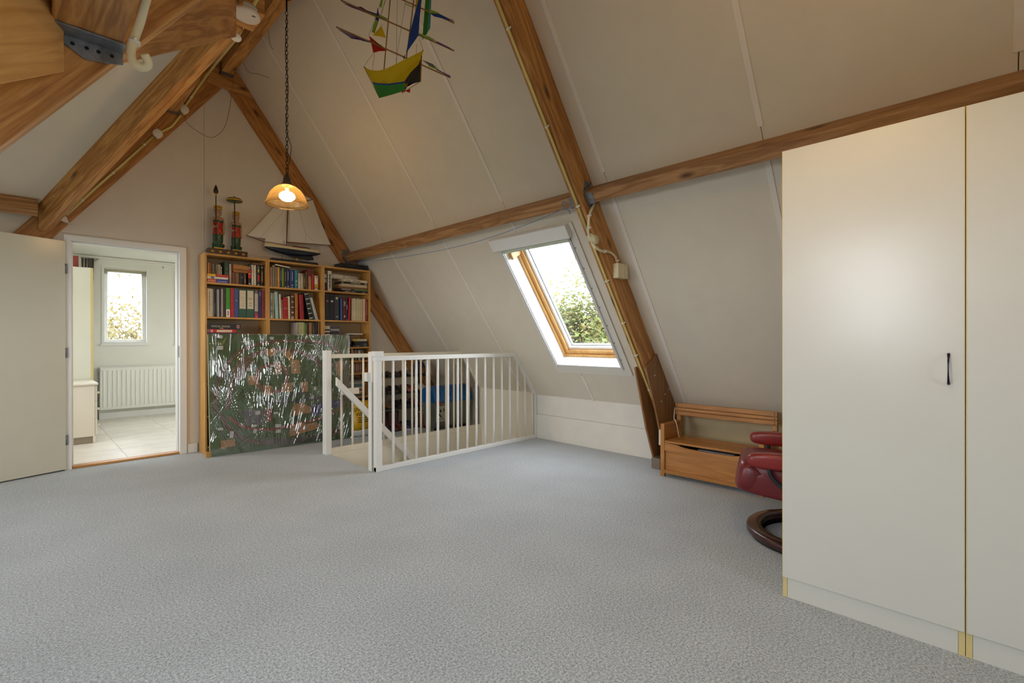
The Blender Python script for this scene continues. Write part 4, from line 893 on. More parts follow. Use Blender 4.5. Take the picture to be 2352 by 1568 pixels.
# second shelf, left
B = 'on the left second shelf'
sp = thing('spiral_notebook', 'black notebook with a white spiral spine on the second shelf of the left bookcase', 'notebook', (1.435, 5.80, 1.42))
build('cover', MB().box(1.4285, 1.4405, 5.742, 5.93, 1.4205, 1.712), cm(blk), parent=sp)
mb = MB()
for i in range(22): mb.tube([(1.434+.006*math.cos(a), 5.741+.006*math.sin(a), 1.430+i*.0128) for a in [k*math.pi/3 for k in range(6)]], .0013, 4, closed=True)
build('spiral', mb, cm(wht), parent=sp)
shelf_row([
 (1.3395, 1.348, 1.70, (140, 108, 72), 'thin tan folder at the left end', {}),
 (1.350, 1.392, 1.712, (212, 202, 176), 'wide cream binder with a handwritten spine', {'binder': 1, 'acc': lines((150, 138, 118), .2, .9, 16, .22)}),
 (1.3935, 1.406, 1.708, (190, 176, 150), 'beige booklet', {}),
 (1.4075, 1.427, 1.705, (44, 42, 48), 'charcoal book beside the spiral notebook', {'acc': [(.1, .5, (86, 110, 110), .3)]}),
 (1.4425, 1.455, 1.708, (222, 216, 204), 'thin white book right of the spiral notebook', {}),
 (1.457, 1.473, 1.718, (36, 38, 86), 'navy booklet', {}),
 (1.475, 1.4985, 1.718, (138, 124, 106), 'grey brown binder', {'acc': [(.0, 1, (180, 168, 146), .25)]}),
 (1.500, 1.519, 1.722, (54, 46, 38), 'dark brown narrow binder', {'binder': 1}),
 (1.521, 1.561, 1.728, (62, 142, 40), 'bright green binder with a white label at the foot', {'binder': 1, 'acc': [(.0, .27, (222, 218, 212), .9), (.06, .22, (180, 40, 50), .25)]}),
 (1.5645, 1.600, 1.732, (172, 34, 46), 'red binder', {'binder': 1}),
 (1.602, 1.641, 1.724, (58, 78, 132), 'blue binder', {'binder': 1, 'acc': [(.58, .61, (200, 200, 210), .25)]}),
 (1.644, 1.719, 1.722, (44, 84, 66), 'wide green lever arch file, the left one of two', {'binder': 1, 'acc': [(.32, .97, (204, 192, 164), .82), (.72, .73, (150, 130, 110), .6), (.62, .63, (150, 130, 110), .3), (.42, .43, (150, 130, 110), .4)]}),
 (1.7215, 1.796, 1.724, (46, 88, 70), 'wide green lever arch file, the right one of two', {'binder': 1, 'acc': [(.32, .97, (206, 194, 166), .82), (.68, .70, (170, 120, 100), .6), (.64, .655, (170, 120, 100), .45), (.52, .54, (90, 80, 70), .25), (.43, .445, (90, 80, 70), .4)]}),
 (1.7985, 1.839, 1.728, (84, 72, 66), 'file with a long grey label and a crimson foot', {'binder': 1, 'acc': [(.0, .17, (160, 50, 80), 1), (.24, .88, (178, 168, 158), .85), (.93, .95, (220, 214, 206), .25), (.04, .07, (220, 214, 206), .2)]}),
 (1.8425, 1.870, 1.730, (42, 44, 82), 'dark blue binder', {'binder': 1, 'acc': [(.80, .92, (180, 180, 200), .14)]}),
 (1.874, 1.906, 1.732, (124, 50, 62), 'maroon binder with dark finger holes at the right end', {'binder': 1, 'acc': [(.36, .38, blk, .5), (.66, .68, blk, .5)]}),
], 1.42, B, 'binders on the second shelf of the left bookcase', yf=5.745, depth=.19)
# third shelf, left: game boxes
gb = flatbox('game_box', 1.342, 1.652, 5.712, 5.93, 1.293, 1.349, (34, 36, 40), 'large black game box with cream lettering on the third shelf of the left bookcase', 'box', 'large game boxes on the third left shelf', [(.955-.08, .955, .2, .8, (206, 190, 186)), (.955-.068, .943, .28, .74, (182, 40, 44))])
text('lettering', 'HOCUS  POCUS', facing((1.462, 5.7105, 1.3215), (0, -1, 0)), .024, cm((204, 192, 150)), gb)
text('lettering', '99', facing((1.6245, 5.7095, 1.321), (0, -1, 0)), .016, cm((60, 20, 24)), gb)
build('banner', MB().prism([(1.446, 5.710, 1.302), (1.48, 5.710, 1.298), (1.492, 5.710, 1.303), (1.468, 5.710, 1.308)], (0, .001, 0)), cm((196, 176, 140)), parent=gb)
flatbox('game_box', 1.342, 1.606, 5.712, 5.93, 1.256, 1.291, (184, 38, 34), 'red game box with a white banner below the black one', 'box', 'large game boxes on the third left shelf', [(.0, .06, .1, .9, (80, 110, 140)), (.11, .19, .1, .85, (206, 160, 150)), (.32, .86, .15, .82, (222, 206, 178)), (.38, .8, .4, .5, (170, 90, 80))])
flatbox('game_box', 1.342, 1.62, 5.712, 5.93, 1.082, 1.254, (60, 54, 60), 'dark stack of boxes mostly hidden behind the wrapped board at left', 'box', 'large game boxes on the third left shelf')
# top shelf, middle
A = 'on the middle top shelf'
shelf_row([
 (1.962, 1.979, 1.995, (186, 152, 132), 'dusty pink book at the left end', {}),
 (1.981, 2.011, 2.018, (134, 122, 100), 'tall grey brown book', {'acc': [(.0, 1, (158, 146, 120), .25)]}),
 (2.013, 2.038, 2.000, (152, 128, 98), 'tan book with a patterned spine', {'acc': [(.1+.11*i, .15+.11*i, (98, 78, 60), .55) for i in range(8)]}),
 (2.040, 2.063, 2.000, (206, 146, 60), 'orange book beside the patterned one', {'acc': [(.3, .8, (220, 170, 100), .3)]}),
 (2.066, 2.084, 1.997, (36, 42, 74), 'thin navy book with white writing', {'acc': lines((170, 176, 196))}),
 (2.087, 2.111, 1.996, (112, 152, 40), 'lime green book', {'acc': [(0, 1, (52, 84, 30), .2), (.1, .9, (168, 184, 60), .12)]}),
 (2.114, 2.135, 1.988, (28, 28, 34), 'narrow black book with a white dot', {'acc': lines((160, 160, 160))+[(.03, .07, wht, .5)]}),
 (2.137, 2.172, 1.990, (32, 36, 72), 'dark navy book with silver title', {'acc': lines((190, 192, 206), .4, .9, 8, .2)+[(.04, .12, (190, 192, 206), .3)]}),
 (2.175, 2.228, 1.990, (30, 58, 112), 'wide royal blue book with silver title', {'acc': lines((196, 200, 214), .4, .9, 8, .16)+[(.14, .19, (214, 216, 224), .25), (.03, .07, (190, 192, 206), .2)]}),
 (2.230, 2.266, 1.990, (52, 122, 134), 'teal book', {'acc': [(.36, .44, (170, 196, 180), .5), (.18, .23, (190, 180, 150), .4), (.6, .9, (90, 150, 160), .2)]}),
 (2.270, 2.297, 1.955, (204, 192, 168), 'cream book right of the teal one', {'acc': lines((130, 120, 100), .5, .9, 6, .25)}),
 (2.299, 2.330, 1.955, (196, 182, 154), 'sand coloured book with small lettering', {'acc': [(.0, 1, (170, 150, 120), .15), (.85, .95, (120, 104, 86), .5)]}),
 (2.334, 2.355, 1.950, (38, 36, 44), 'black book with a yellow stripe', {'acc': [(.15, .85, (206, 182, 60), .2)]}),
 (2.358, 2.379, 1.985, (98, 66, 46), 'brown book left of the tall dark red one', {}),
 (2.381, 2.424, 2.012, (120, 34, 34), 'tall dark red book with a gilt panel', {'acc': [(.0, .6, (176, 130, 84), .7), (.04, .2, (196, 150, 60), .5), (.62, .66, (190, 170, 150), .5)]}),
 (2.429, 2.457, 1.955, (172, 24, 26), 'bright red book', {}),
 (2.462, 2.503, 1.945, (220, 210, 196), 'white book with a yellow band', {'acc': [(.16, .40, (206, 150, 30), .95), (.11, .15, (50, 40, 36), .95), (.86, .93, (110, 100, 96), .5)]}),
], 1.775, A, 'books on the top shelf of the middle bookcase', yf=5.735, depth=.19)
build('loose_papers', MB().hexa([(2.012, 5.73, 2.022), (2.175, 5.73, 2.006), (2.175, 5.92, 2.006), (2.012, 5.92, 2.022), (2.012, 5.73, 2.034), (2.175, 5.73, 2.016), (2.175, 5.92, 2.016), (2.012, 5.92, 2.034)]), PAPER, label='white sheaf of papers lying across the books, top middle shelf', cat='papers')
build('paper_sheet', MB().prism([(2.18, 5.73, 1.994), (2.22, 5.73, 1.993), (2.25, 5.73, 2.003), (2.25, 5.73, 2.005), (2.22, 5.73, 1.996), (2.18, 5.73, 1.997)], (0, .18, 0)), PAPER, label='single curled paper sheet above the teal book', cat='paper')
B = 'on the middle second shelf'
shelf_row([
 (1.962, 1.984, 1.706, (152, 170, 178), 'pale blue book with a mottled spine', {'acc': [(.02, .1, wht, .9), (.25, .33, (90, 110, 140), .7), (.5, .62, (110, 130, 150), .7), (.75, .9, (190, 196, 180), .7)]}),
 (1.986, 2.002, 1.706, (176, 162, 118), 'khaki book', {'acc': [(.2, .35, (140, 122, 84), .8)]}),
 (2.006+.008, 2.040+.010, 1.722, (150, 190, 190), 'tall pale turquoise album', {'lean': -.035}),
 (2.064, 2.083, 1.700, (216, 196, 172), 'cream book', {'lean': -.03}),
 (2.086, 2.096, 1.640, (150, 122, 96), 'short brown booklet', {'lean': -.02}),
 (2.099, 2.155, 1.663, (158, 20, 20), 'wide red book with gilt lines', {'acc': [(.46, .475, (180, 130, 60), .8), (.50, .53, (180, 130, 60), .5), (.06, .08, (190, 60, 50), .8), (.9, .92, (190, 60, 50), .8)]}),
 (2.158, 2.180, 1.680, (212, 204, 168), 'cream book right of the wide red one', {'lean': -.02}),
 (2.184, 2.222, 1.698, (80, 50, 40), 'brown album with white bands', {'acc': [(.02, .05, cre, .7), (.075, .1, cre, .7), (.25, .27, cre, .7), (.285, .305, cre, .7), (.48, .51, cre, .7), (.68, .70, cre, .7), (.72, .74, cre, .7), (.92, .95, cre, .8)]}),
 (2.232, 2.266, 1.718, (166, 108, 40), 'tan album', {'acc': [(.4, .42, (120, 70, 24), 1)]}),
 (2.290, 2.337, 1.708, (150, 26, 34), 'thick red album leaning', {'lean': -.045}),
 (2.398, 2.444, 1.742, (40, 38, 38), 'black album with white bands leaning steeply', {'lean': -.20, 'acc': [(.03+.178*i, .06+.178*i, (206, 196, 180), .9) for i in range(6)], 'depth': .18}),
 (2.452, 2.468, 1.70, (44, 74, 40), 'thin green folder leaning right of the black album', {'lean': -.24}),
 (2.474, 2.488, 1.69, (206, 210, 204), 'thin white folder leaning, the left one of two', {'lean': -.26}),
 (2.494, 2.505, 1.69, (188, 190, 200), 'thin pale folder leaning, the right one of two', {'lean': -.27}),
], 1.42, B, 'books on the second shelf of the middle bookcase', yf=5.735, depth=.18)
B = 'on the middle third shelf'
sp = thing('spiral_notebook', 'upright spiral notebook on the third shelf of the middle bookcase', 'notebook', (2.258, 5.8, 1.08))
build('cover', MB().box(2.247, 2.268, 5.74, 5.92, 1.0805, 1.380), cm((176, 168, 158)), parent=sp)
mb = MB()
for i in range(16): mb.tube([(2.262+.007*math.cos(a), 5.739+.007*math.sin(a), 1.14+i*.0145) for a in [k*math.pi/3 for k in range(6)]], .0015, 4, closed=True)
build('spiral', mb, cm(blk), parent=sp)
shelf_row([(2.275+i*.0185, 2.275+i*.0185+.0165, 1.384, c, d) for i, (c, d) in enumerate([((190, 184, 130), 'pale yellow magazine, leftmost of four'), ((176, 178, 120), 'yellow green magazine, second of four'), ((186, 180, 140), 'straw coloured magazine, third of four'), ((160, 170, 100), 'olive magazine, last of four')])]+[
 (2.354, 2.366, 1.376, (120, 140, 70), 'thin green booklet', {}), (2.369, 2.391, 1.384, (50, 42, 36), 'black brown book', {}), (2.396, 2.433, 1.384, (150, 108, 64), 'tan cloth book', {}),
 (2.435, 2.467, 1.384, (52, 46, 40), 'dark book right of the tan one', {'acc': lines((120, 110, 80))}), (2.470, 2.500, 1.384, (36, 32, 32), 'black book near the right end', {}), (2.504, 2.524, 1.384, (130, 92, 56), 'narrow tan book at the right end', {})],
 1.08, B, 'books on the third shelf of the middle bookcase', yf=5.74, depth=.18)
# right bookcase
A = 'on the right top shelf'
shelf_row([
 (2.577, 2.608, 1.985, (30, 28, 36), 'black book with two pale labels', {'acc': [(.75, .97, (190, 196, 186), .8), (.48, .68, (160, 180, 164), .8)]}),
 (2.624, 2.670, 2.020, (212, 204, 184), 'wide white book with black lettering', {'acc': lines((44, 44, 48), .12, .84, 12, .4)}),
], 1.775, A, 'books on the top shelf of the right bookcase', yf=5.735, depth=.19)
G = 'books lying flat on the top shelf of the right bookcase'
flatbox('book', 2.815, 3.140, 5.735, 5.925, 1.776, 1.795, (36, 36, 42), 'dark book with white title, bottom of the flat stack, top right shelf', 'book', G, [(.08, .3, .4, .7, cre), (.35, .5, .4, .7, cre), (.8, .92, .2, .5, cre)])
flatbox('book', 2.790, 3.143, 5.735, 5.925, 1.796, 1.819, (46, 44, 60), 'navy book with a green corner, second from the bottom of the flat stack', 'book', G, [(.5, 1, .45, .98, (84, 140, 74)), (.02, .36, .5, .8, cre)])
flatbox('book', 2.775, 3.143, 5.740, 5.925, 1.820, 1.845, (130, 88, 52), 'brown book in the middle of the flat stack, top right shelf', 'book', G)
flatbox('book', 2.796, 3.140, 5.730, 5.925, 1.846, 1.881, (202, 178, 138), 'sand coloured thick book third from the top of the flat stack', 'book', G, [(.1, .5, .4, .52, (160, 130, 100))])
flatbox('book', 2.798, 3.146, 5.735, 5.925, 1.882, 1.909, (42, 34, 34), 'black book with white title second from the top of the flat stack', 'book', G, [(.35, .72, .4, .7, cre), (.88, .98, .3, .7, cre), (.0, .06, .3, .7, cre)])
flatbox('book', 2.820, 3.146, 5.732, 5.925, 1.910, 1.941, (216, 202, 170), 'cream book on top of the flat stack, top right shelf', 'book', G, [(.08, .3, .35, .6, (110, 90, 70)), (.38, .7, .35, .6, (110, 90, 70))])
ro = thing('rolled_paper', 'long white paper roll tied in the middle, lying behind the flat books', 'paper roll', (2.88, 5.86, 1.96))
build('roll', MB().lathe([(.030, 0), (.034, .002), (.034, .36), (.030, .362), (.026, .30)], (2.70, 5.85, 1.978), 20, axis=(1, 0, -.03)), PAPER, parent=ro)
build('tie', MB().lathe([(.0352, .165), (.0358, .168), (.0352, .171)], (2.70, 5.85, 1.978), 20, axis=(1, 0, -.03), caps=False), WIRE, parent=ro)
B = 'on the right second shelf'
EM = [(.70, .76, (206, 180, 170), .5), (.68, .79, (206, 180, 170), .22)]
shelf_row([
 (2.590, 2.642, 1.730, (36, 36, 42), 'black binder with a faint pink emblem', {'binder': 1, 'acc': [(.72, .76, (150, 110, 106), .5), (.76, .78, (150, 110, 106), .25)]}),
 (2.645, 2.703, 1.732, (32, 32, 40), 'black binder with a white emblem', {'binder': 1, 'acc': [(.72, .765, (190, 180, 176), .55), (.70, .785, (190, 180, 176), .2)]}),
 (2.706, 2.764, 1.735, (52, 56, 62), 'charcoal binder with a crest at the top', {'binder': 1, 'acc': [(.84, .90, (196, 190, 160), .5), (.81, .915, (196, 190, 160), .25), (.13, .16, (200, 200, 190), .4)]}),
 (2.784, 2.811, 1.697, (58, 88, 142), 'blue book', {}),
 (2.818, 2.856, 1.705, (96, 30, 34), 'dark red book with white lettering', {'acc': [(.80, .825, cre, .7), (.73, .77, cre, .5), (.66, .69, cre, .7), (.15, .22, cre, .4)]}),
 (2.858, 2.880, 1.705, (36, 36, 46), 'narrow black book with a silver title', {'acc': [(.48, .70, (170, 170, 176), .3), (.03, .05, (180, 180, 180), .6)]}),
 (2.884, 2.908, 1.712, (172, 32, 38), 'red folder leaning right', {'lean': .045}),
]+[(2.936+.0165*i, 2.936+.0165*i+.0155, 1.700+(i % 3)*.004, c, d+' cream periodical counted from the red folder') for i, (c, d) in enumerate(zip([(196, 180, 148), (204, 192, 152), (210, 196, 160), (190, 176, 136), (206, 190, 150), (198, 184, 142), (208, 196, 158)], ['first', 'second', 'third', 'fourth', 'fifth', 'sixth', 'seventh']))]+[
 (3.054, 3.066, 1.702, (200, 186, 156), 'thin grey cream booklet', {}), (3.068, 3.083, 1.703, (212, 176, 152), 'pinkish cream booklet', {}), (3.088, 3.120, 1.705, (214, 184, 136), 'peach coloured thick booklet', {}), (3.124, 3.152, 1.702, (136, 38, 44), 'wine red book at the right end', {'acc': lines((200, 150, 140), .3, .9, 8, .25)}),
], 1.42, B, 'books on the second shelf of the right bookcase', yf=5.735, depth=.18)
# disc cases
def discs(x0, n, z0, h, dx, group, where, pal, yf=5.74, dep=.13):
    for i in range(n):
        x = x0+i*dx; c = pal[(i*5+n) % len(pal)]
        if i == 0 or True:
            book(x, x+dx-.0008, z0, z0+h-.002*((i*3) % 4), c, f'upright disc case {["first","second","third","fourth","fifth","sixth","seventh","eighth","ninth","tenth","eleventh","twelfth","thirteenth","fourteenth","fifteenth","sixteenth"][i]} from the left {where}', group, name='disc_case', cat='disc case', yf=yf, depth=dep, acc=[(.3, .8, tuple(min(255, v+50) for v in c), .4)])
pal = [(150, 150, 150), (60, 60, 70), (176, 168, 150), (90, 60, 50), (40, 44, 60), (120, 40, 40), (190, 186, 176), (84, 96, 120), (150, 120, 84)]
discs(2.850, 4, .918, .136, .0145, 'disc cases right bookcase upper left', 'in the upper left disc cubby', pal)
discs(2.943, 12, .918, .136, .0135, 'disc cases right bookcase upper right', 'in the upper right disc cubby', pal)
discs(2.866, 4, .76, .136, .0125, 'disc cases right bookcase lower left', 'in the lower left disc cubby', [(96, 50, 44), (150, 120, 84), (80, 50, 44)])
discs(2.944, 9, .76, .136, .0128, 'disc cases right bookcase lower right', 'in the lower right disc cubby', [(120, 40, 44), (176, 160, 140), (96, 84, 80), (150, 130, 120)])
discs(2.800, 8, 1.09, .14, .0165, 'cases standing on the third right shelf', 'on the third right shelf', [(130, 130, 130), (60, 62, 66), (170, 170, 166)], yf=5.75)
G = 'flat cases on the third right shelf'
for k in range(6): flatbox('disc_case', 2.580, 2.650, 5.74, 5.88, 1.233+k*.0196-.0, 1.2518+k*.0196-.0, ((212, 206, 190), (60, 58, 62))[k % 2 if k < 5 else 0], f'{["bottom","second lowest","third lowest","third highest","second highest","top"][k]} flat case of the narrow stack on the third right shelf', 'disc case', G)
flatbox('storage_box', 2.577, 2.78, 5.75, 5.93, 1.091, 1.230, (70, 66, 66), 'dark box under the flat cases, behind the wrapped board at right', 'box', None)
for k, (c, d) in enumerate([((66, 64, 72), 'grey'), ((54, 52, 60), 'dark'), ((150, 146, 150), 'silver edged'), ((70, 68, 76), 'smoky')]): flatbox('disc_case', 2.657, 2.772, 5.745, 5.88, 1.233+k*.0285, 1.260+k*.0285, c, f'{d} flat case in the short wide stack on the third right shelf', 'disc case', G, [(.1, .9, .4, .55, tuple(min(255, v+40) for v in c))])
flatbox('disc_case', 2.845, 2.955, 5.745, 5.88, 1.233, 1.247, (40, 36, 34), 'black flat case lying on the upright cases, third right shelf', 'disc case', G)
flatbox('disc_case', 2.895, 3.085, 5.742, 5.87, 1.2475, 1.2625, (206, 202, 194), 'white flat case on top of everything on the third right shelf', 'disc case', G)
flatbox('disc_case', 2.938, 3.165, 5.72, 5.85, 1.0905, 1.112, (58, 60, 62), 'wide dark case lying at the bottom right of the third shelf', 'disc case', G, [(.25, .35, .3, .6, cre), (.7, .8, .3, .6, cre)])
flatbox('disc_case', 2.965, 3.150, 5.72, 5.85, 1.1125, 1.140, (36, 34, 38), 'black case lying second from the bottom at the right of the third shelf', 'disc case', G, [(.6, .85, .4, .6, (180, 176, 170))])
flatbox('disc_case', 2.955, 3.140, 5.722, 5.85, 1.1405, 1.164, (44, 42, 46), 'black case directly under the yellow one on the third right shelf', 'disc case', G)
flatbox('disc_case', 2.945, 3.128, 5.722, 5.85, 1.1645, 1.191, (214, 206, 180), 'white and yellow case on the third right shelf', 'disc case', G, [(.0, .3, 0, 1, (206, 176, 40)), (.4, .9, .4, .55, (120, 110, 100))])
G = 'books lying flat on the low right shelf'
for k, (c, h, x0, x1, d) in enumerate([((70, 74, 70), .03, 2.93, 3.12, 'dark grey green'), ((206, 176, 60), .016, 2.93, 3.06, 'thin yellow'), ((196, 186, 160), .02, 2.90, 3.07, 'cream'), ((150, 44, 50), .022, 2.90, 3.07, 'crimson'), ((176, 180, 176), .026, 2.885, 3.07, 'pale grey'),
    ((84, 108, 116), .034, 2.89, 3.07, 'blue grey'), ((150, 150, 146), .03, 2.888, 3.07, 'mid grey'), ((120, 116, 112), .018, 2.89, 3.07, 'worn grey'), ((60, 50, 46), .018, 2.90, 3.07, 'dark brown')]):
    zz = .463+sum(q for q in (.03, .016, .02, .022, .026, .034, .03, .018, .018)[:k])+.001*(k+.5)
    flatbox('book', x0, x1, 5.735, 5.92, zz, zz+h, c, f'{d} book in the flat stack on the low shelf behind the back railing', 'book', G, [(.1, .8, .4, .6, tuple(min(255, v+36) for v in c))])
flatbox('storage_box', 2.577, 2.83, 5.74, 5.93, .7615, .90, (84, 70, 60), 'brown box in the right bookcase hidden behind the wrapped board', 'box', None)
# player on top of the right bookcase
vp = thing('video_player', 'flat black video player on top of the right bookcase', 'player', (3.0, 5.84, 2.075))
build('case', MB().box(2.80, 3.172, 5.76, 5.95, 2.080, 2.140), P('black_plastic', (26, 26, 28), .35), parent=vp, bevel=.004)
build('front_slot', MB().box(2.86, 3.0, 5.757, 5.761, 2.115, 2.128), P('slot_grey', (60, 60, 62), .4), parent=vp)
build('button', MB().lathe([(.006, 0), (.006, .004)], (3.145, 5.76, 2.11), 10, axis=(0, -1, 0)), METAL, parent=vp)
build('foot', MB().box(2.82, 2.84, 5.78, 5.80, 2.073, 2.081).box(3.13, 3.15, 5.78, 5.80, 2.073, 2.081), DARKM, parent=vp)
build('small_knob', MB().lathe([(.006, 2.072), (.004, 2.078), (.008, 2.086), (0, 2.092)], (2.70, 5.80, 0), 10), DARKM, label='tiny dark knob standing on the right bookcase near the gable beam', cat='knob')

# ================================================================== WRAPPED MODEL RAILWAY BOARD
P0 = Vector((1.337, 5.590, .002)); BU = (Vector((2.800, 5.497, .002))-P0); BW = BU.length; BU.normalize()
BT = Vector((1.337, 5.690, 1.236)); BV = BT-P0; BV = (BV-BU*BV.dot(BU)); BH = BV.length; BV.normalize(); BN = BU.cross(BV)
if BN.y > 0: BN = -BN
BTH = .022
def Bp(u, v, h=0.0): return P0+BU*u+BV*v+BN*(h)
BMAT = Matrix(((BU.x, BV.x, BN.x, P0.x), (BU.y, BV.y, BN.y, P0.y), (BU.z, BV.z, BN.z, P0.z), (0, 0, 0, 1)))
if BMAT.determinant() < 0: BMAT = Matrix(((BV.x, BU.x, BN.x, P0.x), (BV.y, BU.y, BN.y, P0.y), (BV.z, BU.z, BN.z, P0.z), (0, 0, 0, 1)))
def px(x, y):     # drawing plan (traced in centimetres of the board face) -> board u, v
    return x, y
bt = thing('model_railway_board', 'large green model railway board wrapped in crinkled clear film leaning on the bookcases', 'board', (2.06, 5.55, 0))
GREEN = P('scenery_green', (50, 92, 40), .85, var=.28, vs=9, bump=.5, bs=140)
build('baseboard', MB().fbox(Bp, 0, BW, 0, BH, -BTH, 0), [GREEN], parent=bt, M=BMAT, bevel=.002)
build('edge_strip', MB().fbox(Bp, -.006, 0, 0, BH, -BTH, .004), P('pale_edge', (166, 164, 130), .6), parent=bt, M=BMAT)
def bpoly(name, pts, mat, h=.002, z0=0.0): return build(name, MB().prism([Bp(u, v, z0) for u, v in pts], BN*h), mat, parent=bt, M=BMAT)
TRK, RAILM, RED_, ROAD, MUD = P('brown_ballast', (92, 66, 54), .8, var=.2, vs=50), P('rail_metal', (150, 120, 110), .4, .5), P('red_brown_track', (136, 50, 32), .6, var=.15), P('dark_road', (48, 50, 56), .7), P('scenery_rock', (104, 84, 66), .9, var=.35, vs=30)
def path(pts, wd, mat, name='track', h=.004, rails=True, closed=False):
    pts = smooth([Vector((a, b, 0)) for a, b in pts], 8); n = len(pts); L_, R_ = [], []
    for i in range(n):
        t = (pts[min(i+1, n-1)]-pts[max(i-1, 0)]).normalized(); nn = Vector((-t.y, t.x, 0)); L_.append(pts[i]+nn*wd/2); R_.append(pts[i]-nn*wd/2)
    mb = MB(); mb.loft([[Bp(a.x, a.y, 0), Bp(b.x, b.y, 0), Bp(b.x, b.y, h), Bp(a.x, a.y, h)] for a, b in zip(L_, R_)], smooth=False)
    o = build(name, mb, mat, parent=bt, M=BMAT)
    if rails:
        mb = MB()
        for k in (-.22, .22): mb.tube([Bp(a.x+(b.x-a.x)*(.5+k), a.y+(b.y-a.y)*(.5+k), h+.001) for a, b in zip(L_, R_)], .0012, 4)
        q = build('rail', mb, RAILM, parent=o, M=BMAT)
    return o
path([(.06, .42), (.05, .62), (.10, .80), (.20, .98), (.36, 1.10), (.62, 1.165), (.95, 1.17), (1.22, 1.13), (1.38, .98), (1.42, .75), (1.41, .5), (1.37, .36)], .04, TRK)
path([(.15, .46), (.20, .68), (.26, .86), (.38, 1.00), (.60, 1.07), (.85, 1.05), (1.05, .96), (1.18, .82)], .045, TRK)
path([(.10, .42), (.18, .26), (.34, .12), (.55, .07), (.85, .06), (1.2, .10), (1.40, .16)], .045, TRK)
path([(.17, .38), (.30, .27), (.46, .22), (.64, .21), (.86, .24), (1.10, .27), (1.36, .36)], .028, RED_)
path([(.46, .87), (.45, .74), (.48, .66), (.58, .62), (.72, .63), (.75, .74), (.74, .84), (.68, .895), (.56, .90), (.47, .875)], .032, RED_)
path([(.52, .50), (.70, .49), (.95, .50), (1.20, .52), (1.36, .53)], .030, ROAD, 'road', rails=False)
path([(.72, .50), (.76, .55), (.88, .57), (.98, .55), (1.04, .51)], .024, ROAD, 'road', rails=False)
bpoly('pond', [(.98, .40), (1.06, .45), (1.20, .46), (1.34, .47), (1.36, .38), (1.20, .38), (1.12, .35), (1.06, .30), (1.0, .32)], P('pond_blue', (38, 46, 108), .3), .003)
bpoly('rock_area', [(.20, .86), (.30, 1.0), (.42, 1.02), (.40, .92), (.34, .86), (.30, .78), (.24, .74)], MUD, .006)
bpoly('grey_area', [(.30, .44), (.50, .44), (.50, .27), (.33, .27)], P('grey_plaza', (92, 94, 104), .7), .003)
bpoly('rock_area', [(.52, .12), (.56, .02), (.9, .015), (1.36, .07), (1.36, .12), (1.0, .10), (.8, .09)], P('dark_gravel', (70, 66, 66), .9, var=.4, vs=80), .006)
CARD = P('brown_cardboard', (178, 132, 82), .75, var=.06, vs=20)
cards = [[(.53, 1.075), (.63, 1.08), (.635, 1.01), (.54, 1.005)], [(.72, 1.04), (.77, 1.06), (.83, 1.0), (.83, .965), (.77, .96)], [(.62, .94), (.68, .94), (.69, .81), (.62, .81)], [(.79, .955), (.885, .955), (.895, .80), (.795, .80)],
 [(.35, .80), (.45, .80), (.45, .70), (.36, .70)], [(.50, .69), (.56, .69), (.60, .66), (.58, .62), (.60, .58), (.50, .58), (.51, .63)], [(.69, .70), (.80, .70), (.80, .60), (.69, .60)], [(.90, .70), (.97, .70), (.975, .59), (.90, .59)],
 [(.80, .43), (.84, .46), (.93, .46), (.965, .42), (1.0, .42), (1.0, .35), (.88, .34), (.80, .32)], [(.76, .22), (.83, .235), (.90, .24), (.95, .22), (1.06, .23), (1.08, .16), (.96, .14), (.76, .105)], [(.09, .15), (.22, .155), (.22, .08), (.14, .08), (.13, .06), (.09, .07)],
 [(1.30, .92), (1.37, .93), (1.40, .84), (1.35, .74), (1.31, .78)], [(1.17, .90), (1.27, .90), (1.27, .865), (1.22, .87)]]
for c in cards: bpoly('cardboard_patch', c, CARD, .009, .003)
for u, v in ((.80, .185), (.85, .19), (.92, .19)): build('window_cutout', MB().fbox(Bp, u-.014, u+.014, v-.018, v+.016, .012, .0135), P('pale_cutout', (180, 182, 190), .5), parent=bt, M=BMAT)
bpoly('red_building', [(.52, .43), (.575, .435), (.575, .29), (.53, .29)], P('brick_red', (140, 54, 34), .7), .01)
TAPE = P('white_tape', (206, 208, 206), .35)
tapes = [(.10, 1.10, .055, .04), (.10, 1.215, .055, .03), (.35, 1.15, .05, .035), (.37, .865, .055, .035), (.60, .895, .05, .024), (.60, 1.20, .04, .03), (.09, .27, .05, .024), (.40, .265, .055, .026), (.41, .21, .03, .045), (.64, .18, .05, .035), (.62, .38, .045, .02), (.19, .20, .035, .07), (1.05, .62, .03, .04), (1.33, .24, .04, .04), (1.33, .14, .045, .045), (.64, .24, .06, .035), (.44, .40, .05, .04), (.58, .865, .03, .02)]
for u, v, a, b in tapes:
    an = random.uniform(-.15, .15); ca, sa = math.cos(an), math.sin(an)
    build('tape', MB().prism([Bp(u+x*ca-y*sa, v+x*sa+y*ca, .013) for x, y in ((-a/2, -b/2), (a/2, -b/2), (a/2, b/2), (-a/2, b/2))], BN*.0012), TAPE, parent=bt, M=BMAT)
mb = MB()
for k in range(150):       # lichen-like bushes and rubble along the edges of the scenery
    u, v = (random.uniform(.15, .45), random.gauss(.80, .08)) if k % 3 == 0 else (random.uniform(.1, 1.4), random.gauss(.10, .05))
    if v < .01: continue
    mb.ball(Bp(u, v, .005), random.uniform(.004, .011), 6)
build('bushes', mb, P('lichen', (120, 120, 84), .9, var=.3, vs=90), parent=bt, kind='stuff')
